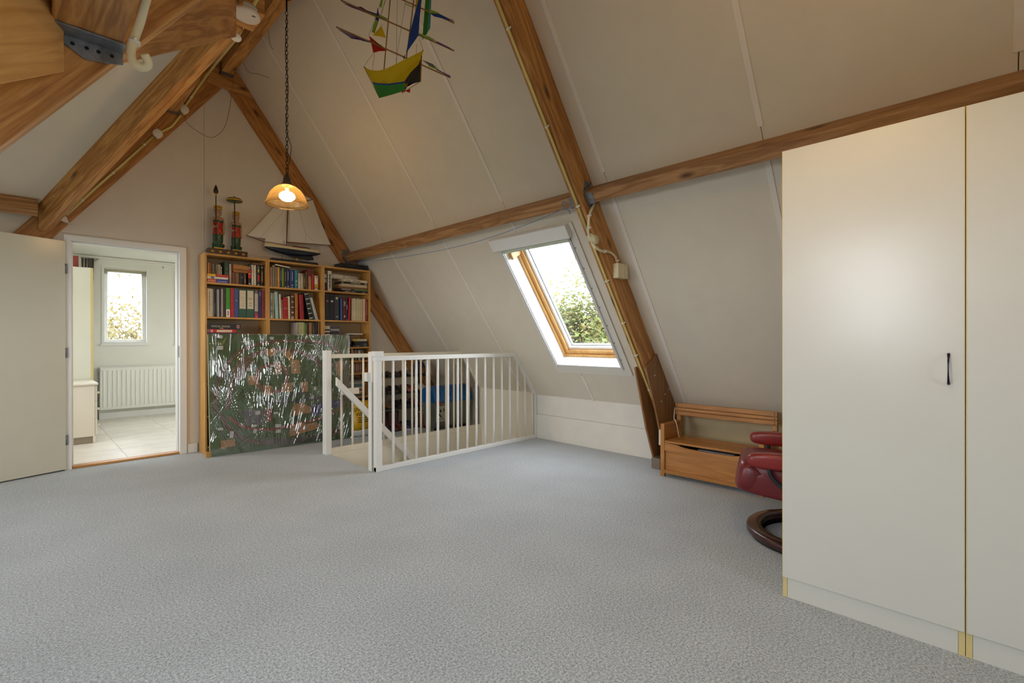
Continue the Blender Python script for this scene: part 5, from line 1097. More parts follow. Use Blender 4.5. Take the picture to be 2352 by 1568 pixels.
# crinkled film: a fine sheet of real folds in front of the board
rng = np.random.default_rng(5)
nu, nv = 560, 150
uu, vv = np.meshgrid(np.linspace(-.004, BW+.004, nu), np.linspace(-.002, BH+.006, nv))
h = np.full_like(uu, .034)
def fold(cu, cv, ang, ln, wd, slope, freq, ph):
    du = (uu-cu)*math.cos(ang)+(vv-cv)*math.sin(ang); dv = -(uu-cu)*math.sin(ang)+(vv-cv)*math.cos(ang)
    return slope/freq*np.exp(-(dv/wd)**2-(du/ln)**2)*np.sin(freq*dv+ph)
for k in range(46):       # slack in the film: broad shallow swells
    cu, cv, r = rng.uniform(0, BW), rng.uniform(0, BH), rng.uniform(.06, .16)
    h += rng.normal(0, .0055)*(r/.1)*np.exp(-((uu-cu)**2+((vv-cv)*1.1)**2)/r**2)
for k in range(210):      # long tight creases, mostly upright
    cu, cv = rng.uniform(0, BW), rng.uniform(0, BH)
    ang = rng.normal(math.pi/2+(.45 if cu < .35 and cv < .75 else -.28 if cu > .7 else .0), .13)
    h += fold(cu, cv, ang, rng.uniform(.06, .30), rng.uniform(.008, .030), rng.uniform(.25, .75), rng.uniform(160, 400), rng.uniform(0, 6))
for (cu, cv, n) in ((.10, .47, 40), (1.05, 1.12, 40), (.62, 1.18, 20), (1.05, .60, 14), (.45, .22, 14)):     # fans of creases running out from taped points
    for k in range(n):
        a = rng.uniform(0, 2*math.pi); r = rng.uniform(.07, .26); h += fold(cu+r*math.cos(a), cv+r*math.sin(a), a, rng.uniform(.06, .16), rng.uniform(.005, .014), rng.uniform(.4, .9), rng.uniform(240, 480), 0)
h = .0155+.036*(np.tanh((h-.034)/.022)+1)/2
pts = [Bp(float(a), float(b), float(c)) for a, b, c in zip(uu.ravel(), vv.ravel(), h.ravel())]
mb = MB(); mb.add(pts, [(j*nu+i, j*nu+i+1, (j+1)*nu+i+1, (j+1)*nu+i) for j in range(nv-1) for i in range(nu-1)], 0, True)
fm = bpy.data.materials.new('clear_film'); fm.use_nodes = True; nt = fm.node_tree; N = nt.nodes; Lk = nt.links; N.clear()
t = N.new('ShaderNodeBsdfTransparent'); t.inputs[0].default_value = (.93, .95, .95, 1); gl = N.new('ShaderNodeBsdfGlossy'); gl.inputs['Roughness'].default_value = .035
tc = N.new('ShaderNodeTexCoord'); mp = N.new('ShaderNodeMapping'); mp.inputs['Scale'].default_value = (60, 7, 30); mp.inputs['Rotation'].default_value = (0, 0, .2); Lk.new(tc.outputs['Object'], mp.inputs[0])
no = N.new('ShaderNodeTexNoise'); no.inputs['Scale'].default_value = 1.0; no.inputs['Detail'].default_value = 4; no.inputs['Distortion'].default_value = .8; Lk.new(mp.outputs[0], no.inputs['Vector'])
bp = N.new('ShaderNodeBump'); bp.inputs['Strength'].default_value = .04; bp.inputs['Distance'].default_value = .01; Lk.new(no.outputs['Fac'], bp.inputs['Height']); Lk.new(bp.outputs[0], gl.inputs['Normal'])
mx = N.new('ShaderNodeMixShader'); mx.inputs[0].default_value = .26; Lk.new(t.outputs[0], mx.inputs[1]); Lk.new(gl.outputs[0], mx.inputs[2]); o = N.new('ShaderNodeOutputMaterial'); Lk.new(mx.outputs[0], o.inputs[0])
build('plastic_film', mb, fm, parent=bt, M=BMAT)
build('wood_block', MB().box(1.30, 1.345, 5.585, 5.63, 0, .055), BIRCH('Y'), bevel=.003, label='small pale wood block on the floor at the foot of the left bookcase', cat='wood block')

# yellow plastic bag behind the back railing
bg_ = thing('plastic_bag', 'yellow and white plastic shopping bag with black lettering behind the back railing', 'bag', (2.99, 5.50, 0))
YB, WB2 = P('yellow_plastic', (196, 154, 24), .3, var=.08, vs=12, bump=.4, bs=22), P('white_plastic_bag', (190, 190, 192), .3, var=.05, bump=.3, bs=22)
def bagring(z, hw, hd, cy, wob=.006): return [Vector((2.985+hw*math.copysign(abs(math.cos(a))**.6, math.cos(a))+wob*math.sin(5*a+z*20), cy+hd*math.copysign(abs(math.sin(a))**.7, math.sin(a)), z+wob*math.sin(3*a))) for a in [2*math.pi*k/28 for k in range(28)]]
build('bag_bottom', MB().loft([bagring(.004, .14, .06, 5.52, 0), bagring(.03, .165, .075, 5.52, .003), bagring(.075, .168, .078, 5.52, .004), bagring(.088, .168, .078, 5.52, .004)]), WB2, parent=bg_)
yb_ = build('bag_body', MB().loft([bagring(.086, .169, .079, 5.52, .004), bagring(.18, .166, .075, 5.52), bagring(.30, .160, .060, 5.53), bagring(.38, .152, .04, 5.55), bagring(.425, .147, .014, 5.57, .004)]), YB, parent=bg_)
BLK = P('black_print', (28, 26, 22), .5)
text('lettering', 'SPANNEND', facing((2.965, 5.448, .335), (0, -1, .12)), .062, BLK, bg_)
text('lettering', 'WEL', facing((2.895, 5.446, .275), (0, -1, .1)), .062, BLK, bg_)
for k, z in enumerate((.232, .205, .18)): build('small_print', MB().box(2.86, 3.05-.03*k, 5.440-.001*k, 5.4425, z, z+.009), BLK, parent=bg_)

# ================================================================== CARVED FIGURES (one base)
fg = thing('carved_figures', 'two painted carved wooden figures in red and green on one base on the left bookcase', 'figurine', (1.548, 5.80, 2.075))
FBASE, GOLD, SKIN, FRED, FGRN = P('dark_red_lacquer', (52, 30, 24), .4, var=.15, vs=30), P('gold_paint', (196, 152, 40), .35, .4, var=.2, vs=60), P('pale_paint', (170, 136, 106), .55, var=.06, vs=30), P('red_paint', (176, 38, 24), .4, var=.15, vs=40), P('dark_green_paint', (34, 76, 56), .45, var=.25, vs=50)
build('base', MB().box(1.362, 1.734, 5.752, 5.852, 2.0725, 2.135), FBASE, parent=fg, bevel=.003)
mb = MB()
for k in range(5):
    c = 1.402+k*.073; mb.lathe([(.013, 0), (.010, .004), (.004, .006), (0, .006)], (c, 5.752, 2.104), 10, axis=(0, -1, 0))
    for a in range(5): mb.ball((c+.014*math.cos(a*1.257), 5.751, 2.104+.014*math.sin(a*1.257)), .0045, 6)
build('gold_rosettes', mb, GOLD, parent=fg, kind='stuff')
def ell(c, a, b, z, n=16): return [Vector((c[0]+a*math.cos(2*math.pi*k/n), c[1]+b*math.sin(2*math.pi*k/n), z)) for k in range(n)]
def figure(cx, s, kind):
    cy = 5.80; z0 = 2.135
    Z_ = lambda z: z0+z*s
    E = lambda a, b, z, dx=0: ell((cx+dx*s, cy), a*s, b*s, Z_(z))
    # one continuous carved body: plinth foot, skirt, torso, shoulders, neck, head
    rings = [E(.054, .042, .0), E(.057, .045, .02), E(.050, .040, .045), E(.046, .036, .06), E(.049, .038, .10), E(.050, .038, .16), E(.046, .036, .20), E(.044, .034, .24), E(.046, .033, .27), E(.052, .033, .300), E(.057, .031, .322), E(.052, .028, .338), E(.028, .022, .345), E(.022, .020, .350), E(.025, .023, .356), E(.033, .029, .367), E(.037, .033, .390), E(.037, .033, .415), E(.034, .031, .436), E(.018, .017, .450)]
    mb = MB(); mb.loft(rings)
    nr = len(rings)-1; fm_ = []
    for i in range(nr):
        z = (rings[i][0].z+rings[i+1][0].z)/2; zz = (z-z0)/s
        fm_ += [2 if zz < .17 else 1 if zz < .285 else 0]*16
    fm_ += [2, 0]; mb.m = fm_
    # arms as one surface with the shoulder: upper arm, forearm, hand
    for sd in (-1, 1):
        if sd < 0: pa = [(-.044, 0, .325), (-.054, -.004, .285), (-.056, -.018, .25), (-.044, -.034, .232), (-.030, -.042, .236)]
        else: pa = [(.044, 0, .325), (.052, .0, .28), (.053, -.004, .23), (.052, -.010, .19), (.051, -.014, .165)]
        mb.tube([(cx+p[0]*s, cy+p[1]*s, Z_(p[2])) for p in smooth(pa, 3)], [(.0145-.0004*i)*s for i in range(len(smooth(pa, 3)))], 8, 0)
        hc = pa[-1]
        for f in range(4): mb.tube([(cx+(hc[0]+.001)*s, cy+(hc[1]-.004)*s, Z_(hc[2]-.010+.006*f)), (cx+(hc[0]+(.012 if sd < 0 else -.002))*s, cy+(hc[1]-.010)*s, Z_(hc[2]-.010+.006*f)), (cx+(hc[0]+(.016 if sd < 0 else -.003))*s, cy+(hc[1]-.003)*s, Z_(hc[2]-.010+.006*f))], .0034*s, 5, 0)
    # nose, ears, chin
    mb.tube([(cx, cy-.029*s, Z_(.414)), (cx, cy-.037*s, Z_(.402)), (cx, cy-.031*s, Z_(.397))], [.003*s, .005*s, .003*s], 6, 0)
    for sd in (-1, 1): mb.ball((cx+sd*.033*s, cy, Z_(.404)), .009*s, 8, 0, (.5, .8, 1.3))
    b = build('figure_body', mb, [SKIN, FRED, FGRN], parent=fg)
    mb = MB()
    for sd in (-1, 1):
        mb.ball((cx+sd*.0115*s, cy-.0285*s, Z_(.411)), .0045*s, 8, 0, (1.3, .6, .7)); mb.tube([(cx+sd*.004*s, cy-.031*s, Z_(.420)), (cx+sd*.012*s, cy-.0305*s, Z_(.423)), (cx+sd*.020*s, cy-.026*s, Z_(.419))], .0014*s, 5)
    mb.tube([(cx+.033*s*math.cos(a), cy+.031*s*math.sin(a)+.004*s, Z_(.41)) for a in (0.5, 1.2, 1.9, 2.6)], .010*s, 6)
    build('hair_and_eyes', mb, P('black_paint', (28, 22, 22), .4), parent=b)
    build('mouth', MB().tube([(cx-.008*s, cy-.0305*s, Z_(.388)), (cx, cy-.0325*s, Z_(.386)), (cx+.008*s, cy-.0305*s, Z_(.388))], .0022*s, 6), FRED, parent=b)
    mb = MB().lathe([(.038*s, .425*s), (.040*s, .432*s), (.036*s, .450*s), (.030*s, .458*s), (.022*s, .462*s), (0, .464*s)], (cx, cy, z0), 16)
    for k in range(9): a = 2*math.pi*k/9; mb.ball((cx+.034*s*math.cos(a), cy+.034*s*math.sin(a), Z_(.452)), .008*s, 6, 0, (1, 1, 1.5))
    build('crown', mb, GOLD, parent=fg)
    mb = MB()
    mb.tube([(cx-.03*s, cy-.036*s, Z_(.17)), (cx, cy-.040*s, Z_(.205)), (cx+.045*s, cy-.030*s, Z_(.145))], .003*s, 5)
    mb.tube([(cx+.008*s, cy-.036*s, Z_(.31)), (cx-.004*s, cy-.039*s, Z_(.27)), (cx-.006*s, cy-.037*s, Z_(.22))], .002*s, 5)
    mb.tube(smooth([(cx-.01*s, cy-.040*s, Z_(.16)), (cx+.012*s, cy-.041*s, Z_(.14)), (cx-.006*s, cy-.041*s, Z_(.12)), (cx+.012*s, cy-.041*s, Z_(.095))]), .0018*s, 5)
    for k in range(5): mb.ball((cx+(-.036+.018*k)*s, cy-(.041-.008*abs(k-2)/2)*s, Z_(.055)), .007*s, 6)
    mb.box(cx-.05*s, cx+.05*s, cy-.050*s, cy-.045*s, Z_(.002), Z_(.010))
    build('gold_trim', mb, GOLD, parent=fg)
    build('chest_cloth', MB().loft([ell((cx, cy), 0.0505*s, .0345*s, Z_(.282)), ell((cx, cy), .0555*s, .0335*s, Z_(.305))], 0), FGRN, parent=fg)
    mb = MB()
    for k in range(6): a = math.pi+math.pi*(k+.5)/6; mb.tube([(cx+.048*s*math.cos(a), cy+.036*s*math.sin(a), Z_(.03)), (cx+.058*s*math.cos(a), cy+.046*s*math.sin(a), Z_(.045)), (cx+.050*s*math.cos(a), cy+.040*s*math.sin(a), Z_(.062))], [.010*s, .008*s, .004*s], 6)
    build('lotus_foot', mb, FGRN, parent=fg)
    hx, hy = cx-.024*s, cy-.048*s
    if kind == 'spear':
        sp_ = build('spear', MB().tube([(hx-.006, hy, Z_(.08)), (hx-.006, hy, 2.698)], .0048, 8), P('dark_stick', (46, 28, 20), .4), parent=fg)
        build('spear_head', MB().lathe([(.007, 2.69), (.010, 2.705), (.020, 2.712), (.024, 2.728), (.018, 2.758), (.008, 2.785), (0, 2.80)], (hx-.006, hy, 0), 12), FBASE, parent=sp_)
        build('spear_ring', MB().lathe([(.006, 2.680), (.009, 2.69), (.012, 2.706), (.008, 2.708)], (hx-.006, hy, 0), 10), GOLD, parent=sp_)
    else:
        pr = build('parasol_pole', MB().tube([(hx+.000, hy, Z_(.02)), (hx-.004, hy, 2.668)], .0050, 8), P('dark_stick', (46, 28, 20), .4), parent=fg)
        build('parasol', MB().lathe([(.008, 2.658), (.070, 2.656), (.0755, 2.662), (.076, 2.676), (.060, 2.690), (.02, 2.700), (.006, 2.704), (.004, 2.716), (0, 2.718)], (hx-.004, hy, 0), 28), P('green_gold_paint', (70, 78, 40), .4, var=.2), parent=pr)
        build('parasol_rim', MB().lathe([(.0762, 2.660), (.0785, 2.668), (.0768, 2.676)], (hx-.004, hy, 0), 28, caps=False), GOLD, parent=pr)
figure(1.462, .985, 'spear'); figure(1.634, .915, 'parasol')

# ================================================================== MODEL SAILING SHIP
sh = thing('model_sailing_ship', 'model sailing yacht with cream sails and blue-black hull on the middle bookcase', 'model ship', (2.25, 5.83, 2.075))
SY = 5.83
WOODB = P('dark_stand', (40, 38, 40), .5); HULLB = P('hull_blue_black', (28, 34, 46), .25); HULLW = P('hull_cream', (212, 196, 158), .35); SAIL = cloth('sail_cloth', (236, 230, 216), .3); MAST = P('mast_wood', (112, 54, 30), .4); BRASS = P('brass', (190, 150, 70), .3, .8)
build('stand_board', MB().prism([(1.965, SY-.035, 2.074), (2.545, SY-.035, 2.074), (2.525, SY-.035, 2.112), (2.00, SY-.035, 2.112)], (0, .07, 0)), WOODB, parent=sh, bevel=.004)
build('stand_pin', MB().tube([(2.118, SY, 2.11), (2.118, SY, 2.165)], .004, 8).tube([(2.358, SY, 2.11), (2.358, SY, 2.15)], .004, 8).box(2.27, 2.30, SY-.012, SY+.012, 2.11, 2.14), BRASS, parent=sh)
def hullz(t): return 2.262+.028*(2*t-1)**2+.0*t
def ringh(t, zt, zb, bw, m):   # half-ellipse section at station t
    x = 1.936+.632*t; w_ = bw*math.sin(math.pi*min(1, max(0, t*.93+.035)))**.6
    return [Vector((x, SY+w_*math.cos(a), zt-(zt-zb)*math.sin(a))) for a in [math.pi*k/10 for k in range(11)]]
st = [i/18 for i in range(19)]
low = []; upr = []
for t in st:
    zs = 2.286-.010*t-.018*math.sin(math.pi*t); zw = 2.236-.004*t; zb = 2.165+.055*(abs(t-.50)/.5)**2.2-.0
    low.append(ringh(t, zw, min(zb, zw-.002), .045, 0))
    x = 1.936+.632*t; w1 = .046*math.sin(math.pi*min(1, max(0, t*.93+.035)))**.6
    upr.append([Vector((x-.012*(t < .05), SY-w1, zw)), Vector((x, SY-w1*1.03, zs)), Vector((x, SY+w1*1.03, zs)), Vector((x, SY+w1, zw))])
hl = build('hull', MB().loft(low), HULLB, parent=sh)
build('hull_topsides', MB().loft(upr), HULLW, parent=sh)
build('keel', MB().prism([(2.10, SY-.008, 2.18), (2.47, SY-.008, 2.20), (2.49, SY-.008, 2.145), (2.42, SY-.008, 2.132), (2.26, SY-.008, 2.142)], (0, .016, 0)), HULLB, parent=sh, bevel=.003)
build('cabin', MB().box(2.24, 2.44, SY-.02, SY+.02, 2.262, 2.284), MAST, parent=sh, bevel=.004)
build('deck_rail', MB().tube([(x, SY-.040*math.sin(math.pi*(x-1.90)/.70)**.5, 2.268+.02*((x-2.25)/.3)**2) for x in np.linspace(1.96, 2.54, 16)], .0018, 5), MAST, parent=sh)
mb = MB()
for x in (2.125, 2.138, 2.185, 2.195, 2.205): mb.tube([(x, SY-.035, 2.27), (x, SY-.035, 2.315)], .0016, 5).ball((x, SY-.035, 2.315), .004, 6)
build('stanchions', mb, BRASS, parent=sh)
build('mast', MB().tube([(2.165, SY, 2.26), (2.195, SY, 2.80), (2.20, SY, 2.98)], [.0075, .006, .004], 10), MAST, parent=sh)
build('bowsprit', MB().tube([(1.965, SY, 2.272), (1.745, SY, 2.333)], [.005, .003], 8), MAST, parent=sh)
build('boom', MB().tube([(2.175, SY, 2.318), (2.725, SY-.01, 2.352)], [.005, .0035], 8), MAST, parent=sh)
build('gaff', MB().tube([(2.19, SY, 2.735), (2.488, SY-.01, 2.878)], [.0045, .003], 8), MAST, parent=sh)
def sailmesh(corner, belly, n=10):
    a, b, c, d = [Vector(p) for p in corner]; vs = []
    for i in range(n+1):
        for j in range(n+1):
            u, v = i/n, j/n; p = a.lerp(b, u).lerp(d.lerp(c, u), v); p.y -= belly*math.sin(math.pi*u)*math.sin(math.pi*v); p.x += (.010*math.sin(math.pi*v)*(-u)); vs.append(p)
    return MB().add(vs, [(i*(n+1)+j, (i+1)*(n+1)+j, (i+1)*(n+1)+j+1, i*(n+1)+j+1) for i in range(n) for j in range(n)], 0, True)
build('mainsail', sailmesh([(2.182, SY, 2.325), (2.70, SY-.01, 2.352), (2.475, SY-.01, 2.868), (2.200, SY, 2.74)], .025), SAIL, parent=sh)
build('topsail', sailmesh([(2.203, SY, 2.755), (2.46, SY-.01, 2.872), (2.205, SY, 2.965), (2.203, SY, 2.96)], .01, 6), SAIL, parent=sh)
build('jib', sailmesh([(1.757, SY, 2.328), (2.10, SY-.02, 2.318), (2.168, SY, 2.86), (2.165, SY, 2.86)], .02), SAIL, parent=sh)
build('staysail', sailmesh([(1.925, SY-.02, 2.29), (2.15, SY-.03, 2.282), (2.172, SY-.005, 2.74), (2.168, SY-.005, 2.74)], .02), SAIL, parent=sh)
build('rolled_sail', MB().tube([(2.148, SY-.02, 2.28), (2.168, SY-.012, 2.66)], [.012, .006], 8), SAIL, parent=sh)
mb = MB()
for a, b in (((1.745, 2.333), (2.198, 2.93)), ((1.965, 2.265), (1.745, 2.333)), ((2.18, 2.30), (2.196, 2.85)), ((2.20, 2.30), (2.196, 2.85)), ((2.56, 2.28), (2.385, 2.44)), ((2.385, 2.44), (2.30, 2.72)), ((2.38, 2.345), (2.385, 2.45)), ((2.725, 2.352), (2.49, 2.875)), ((1.86, 2.29), (2.17, 2.72))): mb.tube([(a[0], SY-.03, a[1]), (b[0], SY-.03, b[1])], .0008, 4)
build('rigging', mb, WIRE, parent=sh)

# ================================================================== WARDROBES
def wardrobe(label, y1, y0, handle=True):
    """front at x=2.44, from y1 (left as seen) down to y0"""
    t = thing('wardrobe', label, 'wardrobe', (2.64, (y0+y1)/2, 0), 'cream wardrobes in a row')
    X0, X1, Z1 = 2.459, 2.84, 2.030
    build('side_panel', MB().box(X0, X1, y1-.018, y1, 0, Z1), LACQ, parent=t, bevel=.001)
    build('side_panel', MB().box(X0, X1, y0, y0+.018, 0, Z1), LACQ, parent=t, bevel=.001)
    build('top_panel', MB().box(X0, X1, y0+.018, y1-.018, Z1-.018, Z1), LACQ, parent=t)
    build('back_panel', MB().box(X1-.006, X1, y0+.018, y1-.018, .08, Z1-.018), LACQ, parent=t)
    build('plinth', MB().box(2.452, 2.466, y0+.019, y1-.019, 0, .088), LACQ, parent=t)
    for a in ((y1-.018, y1), (y0, y0+.018)): build('edge_strip', MB().box(2.4505, 2.459, a[0], a[1], 0, .088), EDGE, parent=t)
    d = build('door', MB().box(2.4405, 2.4575, y0+.0025, y1-.0025, .092, Z1-.002), LACQ, parent=t, bevel=.001)
    for a in ((y1-.0025, y1-.0003), (y0+.0003, y0+.0025)): build('edge_strip', MB().box(2.4408, 2.4572, a[0], a[1], .092, Z1-.002), EDGE, parent=d)
    if handle:
        hy = y0+.045; pts = smooth([(2.4405, hy, 1.006), (2.428, hy, 1.012), (2.415, hy, 1.035), (2.413, hy, 1.06), (2.417, hy, 1.09), (2.430, hy, 1.110), (2.4405, hy, 1.116)], 4)
        n = len(pts); build('handle', MB().tube(pts, [.0055-.0032*math.sin(math.pi*i/(n-1)) for i in range(n)], 10), P('dark_purple_metal', (44, 34, 58), .25, .8), parent=d)
wardrobe('tall cream wardrobe unit beside the red recliner with one dark bow handle', .681, .0705)
wardrobe('tall cream wardrobe unit at the right edge, seen only in part', .0685, -.543)
wardrobe('tall cream wardrobe unit beyond the right edge of the frame', -.549, -1.158)

# ================================================================== STORAGE BENCH
bn = thing('storage_bench', 'low honey-stained wooden storage bench with slatted back under the slope', 'bench', (4.05, 1.62, 0))
YL, YR, XF, XB = 2.037, 1.205, 3.88, 4.215
for y0_, y1_ in ((YL-.036, YL), (YR, YR+.036)):
    build('front_post', MB().box(XF, XF+.036, y0_, y1_, 0, .452), ALDER('Z'), parent=bn, bevel=.003)
    build('back_post', MB().prism([(XB-.036, y0_, 0), (XB, y0_, 0), (XB+.012, y0_, .60), (XB-.020, y0_, .60)], (0, y1_-y0_, 0)), ALDER('Z'), parent=bn, bevel=.003)
    build('armrest', MB().box(XF+.03, XB-.01, y0_+.002, y1_-.002, .425, .452), ALDER('X'), parent=bn, bevel=.004)
    build('end_panel', MB().box(XF+.036, XB-.036, y0_+.008, y1_-.008, .05, .30), ALDER('X'), parent=bn, bevel=.002)
    build('arm_support', MB().box(XF+.036, XB-.036, y0_+.012, y1_-.012, .30, .425), ALDER('X'), parent=bn)
# front panel with a curved hand slot
ym, yn = YR+.036, YL-.036
sl = [(1.887, .286), (1.86, .276), (1.80, .268), (1.62, .262), (1.43, .268), (1.38, .276), (1.357, .286)]
mb = MB().box(XF+.006, XF+.026, ym, yn, .225, .262)
prev = (yn, .290)
edge = [(yn, .292)]+sl+[(ym, .292)]
for (a, b), (c, d) in zip(edge[:-1], edge[1:]): mb.hexa([(XF+.006, c, .262), (XF+.006, a, .262), (XF+.026, a, .262), (XF+.026, c, .262), (XF+.006, c, max(d, .2625)), (XF+.006, a, max(b, .2625)), (XF+.026, a, max(b, .2625)), (XF+.026, c, max(d, .2625))])
build('front_rail', mb, ALDER('Y'), parent=bn, bevel=0)
build('front_panel', MB().box(XF+.020, XF+.028, ym, yn, .058, .226), ALDER('Y'), parent=bn)
build('bottom_rail', MB().box(XF+.002, XF+.028, ym, yn, .030, .060), ALDER('Y'), parent=bn, bevel=.002)
build('dark_recess', MB().box(XF+.05, XB-.04, ym, yn, .04, .05).box(XB-.045, XB-.04, ym, yn, .05, .29), DARKM, parent=bn)  # dark lining put in for the shade behind the hand slot
build('seat_lid', MB().box(XF-.004, XB-.045, YR+.04, YL-.04, .293, .311), ALDER('Y'), parent=bn, bevel=.005)
build('seat_lid_strip', MB().box(XB-.042, XB-.015, YR+.036, YL-.036, .293, .311), ALDER('Y'), parent=bn, bevel=.002)
for z0_, z1_ in ((.566, .603), (.535, .562), (.495, .531)):
    s_ = build('back_slat', MB().box(XB-.040, XB-.022, YR-.006, YL+.006, z0_, z1_), ALDER('Y'), parent=bn, bevel=.004)
    mb = MB()
    for yy in (YR+.014, YL-.014):
        for zz in ((z0_+.010, z1_-.010) if z1_-z0_ > .03 else ((z0_+z1_)/2,)): mb.lathe([(.0042, 0), (.0042, .0016)], (XB-.0395, yy, zz), 8, axis=(-1, 0, 0))
    build('plug', mb, DARKM, parent=s_, kind='stuff')
build('magazine', MB().box(XF+.03, XF+.22, 1.43, 1.72, .262, .272), P('grey_magazine', (120, 122, 128), .3, var=.2), M=None, label='grey magazine seen through the slot of the storage bench', cat='magazine')
build('white_cable', MB().tube(smooth([(4.22, 2.05, .545), (4.19, 2.055, .55), (4.10, 2.02, .47), (4.075, 1.995, .46), (4.07, 1.975, .40), (4.075, 1.965, .33), (4.09, 1.96, .316)]), .004, 8), CLIP, label='white cable hanging over the left arm of the bench', cat='cable')

# ================================================================== RED RECLINER
LEA = P('oxblood_leather', (112, 32, 38), .34, var=.14, vs=10, bump=.05, bs=120); LEAT = P('worn_red_leather', (134, 38, 36), .30, var=.14, vs=14, bump=.1, bs=120)
rc = thing('recliner_chair', 'oxblood leather recliner on a round dark wood ring base, half hidden by the wardrobe', 'armchair', (3.28, .75, 0))
fx_, fy_ = Vector((-.300, .954, 0)), Vector((.954, .300, 0))
def RC(a, b, z): return Vector((3.205, .735, z))+fx_*a+fy_*b
MAH = P('dark_mahogany', (58, 28, 24), .3, var=.18, vs=14, coat=.4)
mb = MB(); n = 64; rings = []
for i in range(n+1):
    a = 2*math.pi*i/n; c_, s_ = math.cos(a), math.sin(a)
    rings.append([Vector((3.268+r*c_, .725+r*s_, z)) for r, z in ((.290, .014), (.366, .014), (.375, .024), (.374, .048), (.364, .058), (.300, .059), (.290, .050))])
mb.loft(rings, caps=False)
build('ring_base', mb, MAH, parent=rc)
build('base_felt', MB().lathe([(.285, .0), (.355, .0), (.355, .019), (.285, .019)], (3.268, .725, 0), 48, caps=False), P('black_felt', (22, 20, 20), .9), parent=rc)
build('base_arm', MB().tube([RC(-.25, -.2, .055), RC(0, 0, .085)], [.03, .035], 10).tube([RC(-.2, .27, .055), RC(0, 0, .085)], [.03, .035], 10), MAH, parent=rc)
build('pedestal', MB().lathe([(.075, .07), (.06, .10), (.032, .12), (.030, .27)], (3.205, .735, 0), 20), DARKM, parent=rc)
def cushion(name, ctr, half, rot, mat, r=.35, n=14, bulge=.0):
    """superellipsoid pad in the chair frame; half sizes along a, b, z; rot = pitch"""
    vs = []; e1, e2 = .35, .45
    sp_ = lambda v, e: math.copysign(abs(v)**e, v)
    m_, k_ = 28, 14
    for i in range(k_+1):
        ph = -math.pi/2+math.pi*i/k_
        for j in range(m_):
            th = 2*math.pi*j/m_
            a = half[0]*sp_(math.cos(ph), e1)*sp_(math.cos(th), e2); b = half[1]*sp_(math.cos(ph), e1)*sp_(math.sin(th), e2); z = half[2]*sp_(math.sin(ph), .55)
            a2 = a*math.cos(rot)-z*math.sin(rot); z2 = a*math.sin(rot)+z*math.cos(rot)
            vs.append(RC(ctr[0]+a2, ctr[1]+b, ctr[2]+z2))
    mb = MB(); mb.add(vs, [(i*m_+j, i*m_+(j+1) % m_, (i+1)*m_+(j+1) % m_, (i+1)*m_+j) for i in range(k_) for j in range(m_)], 0, True)
    return build(name, mb, mat, parent=rc)
st_ = cushion('seat_cushion', (.10, .01, .395), (.28, .245, .085), .08, LEA)
cushion('seat_front_roll', (.31, .01, .385), (.085, .243, .098), .2, LEA)
cushion('seat_side', (.08, -.19, .345), (.28, .045, .07), .10, LEA)
cushion('back_cushion', (-.20, .01, .72), (.085, .27, .34), -.25, LEA)
cushion('head_cushion', (-.32, .01, 1.05), (.07, .22, .11), -.2, LEA)
for b, zz in ((-.30, .515), (.30, .53)):
    ar = cushion('armrest', (.065, b, zz), (.265, .042, .043), .0, LEAT)
    build('seam', MB().tube([RC(.065+.253*math.cos(a), b+.041*math.copysign(abs(math.sin(a))**.45, math.sin(a)), zz+.012) for a in [2*math.pi*k/40 for k in range(40)]], .0014, 5, closed=True), P('dark_seam', (70, 18, 22), .5), parent=ar)
    build('arm_bracket', MB().tube(smooth([RC(.225, b, zz-.035), RC(.215, b, zz-.08), RC(.17, b, zz-.13), RC(.06, b, zz-.20), RC(-.06, b, zz-.26), RC(-.12, b*.8, .22)]), .0125, 8), P('dark_grey_steel', (52, 56, 62), .4, .5), parent=rc)
    build('pivot_knob', MB().lathe([(.036, 0), (.04, .008), (.036, .02), (0, .024)], RC(-.09, b*.98, .245), 20, axis=tuple(fy_*(1 if b > 0 else -1))), P('dark_grey_plastic', (58, 60, 64), .5), parent=rc)
build('seat_pan', MB().lathe([(.14, .25), (.17, .265), (.17, .29)], (3.205, .735, 0), 20), DARKM, parent=rc)

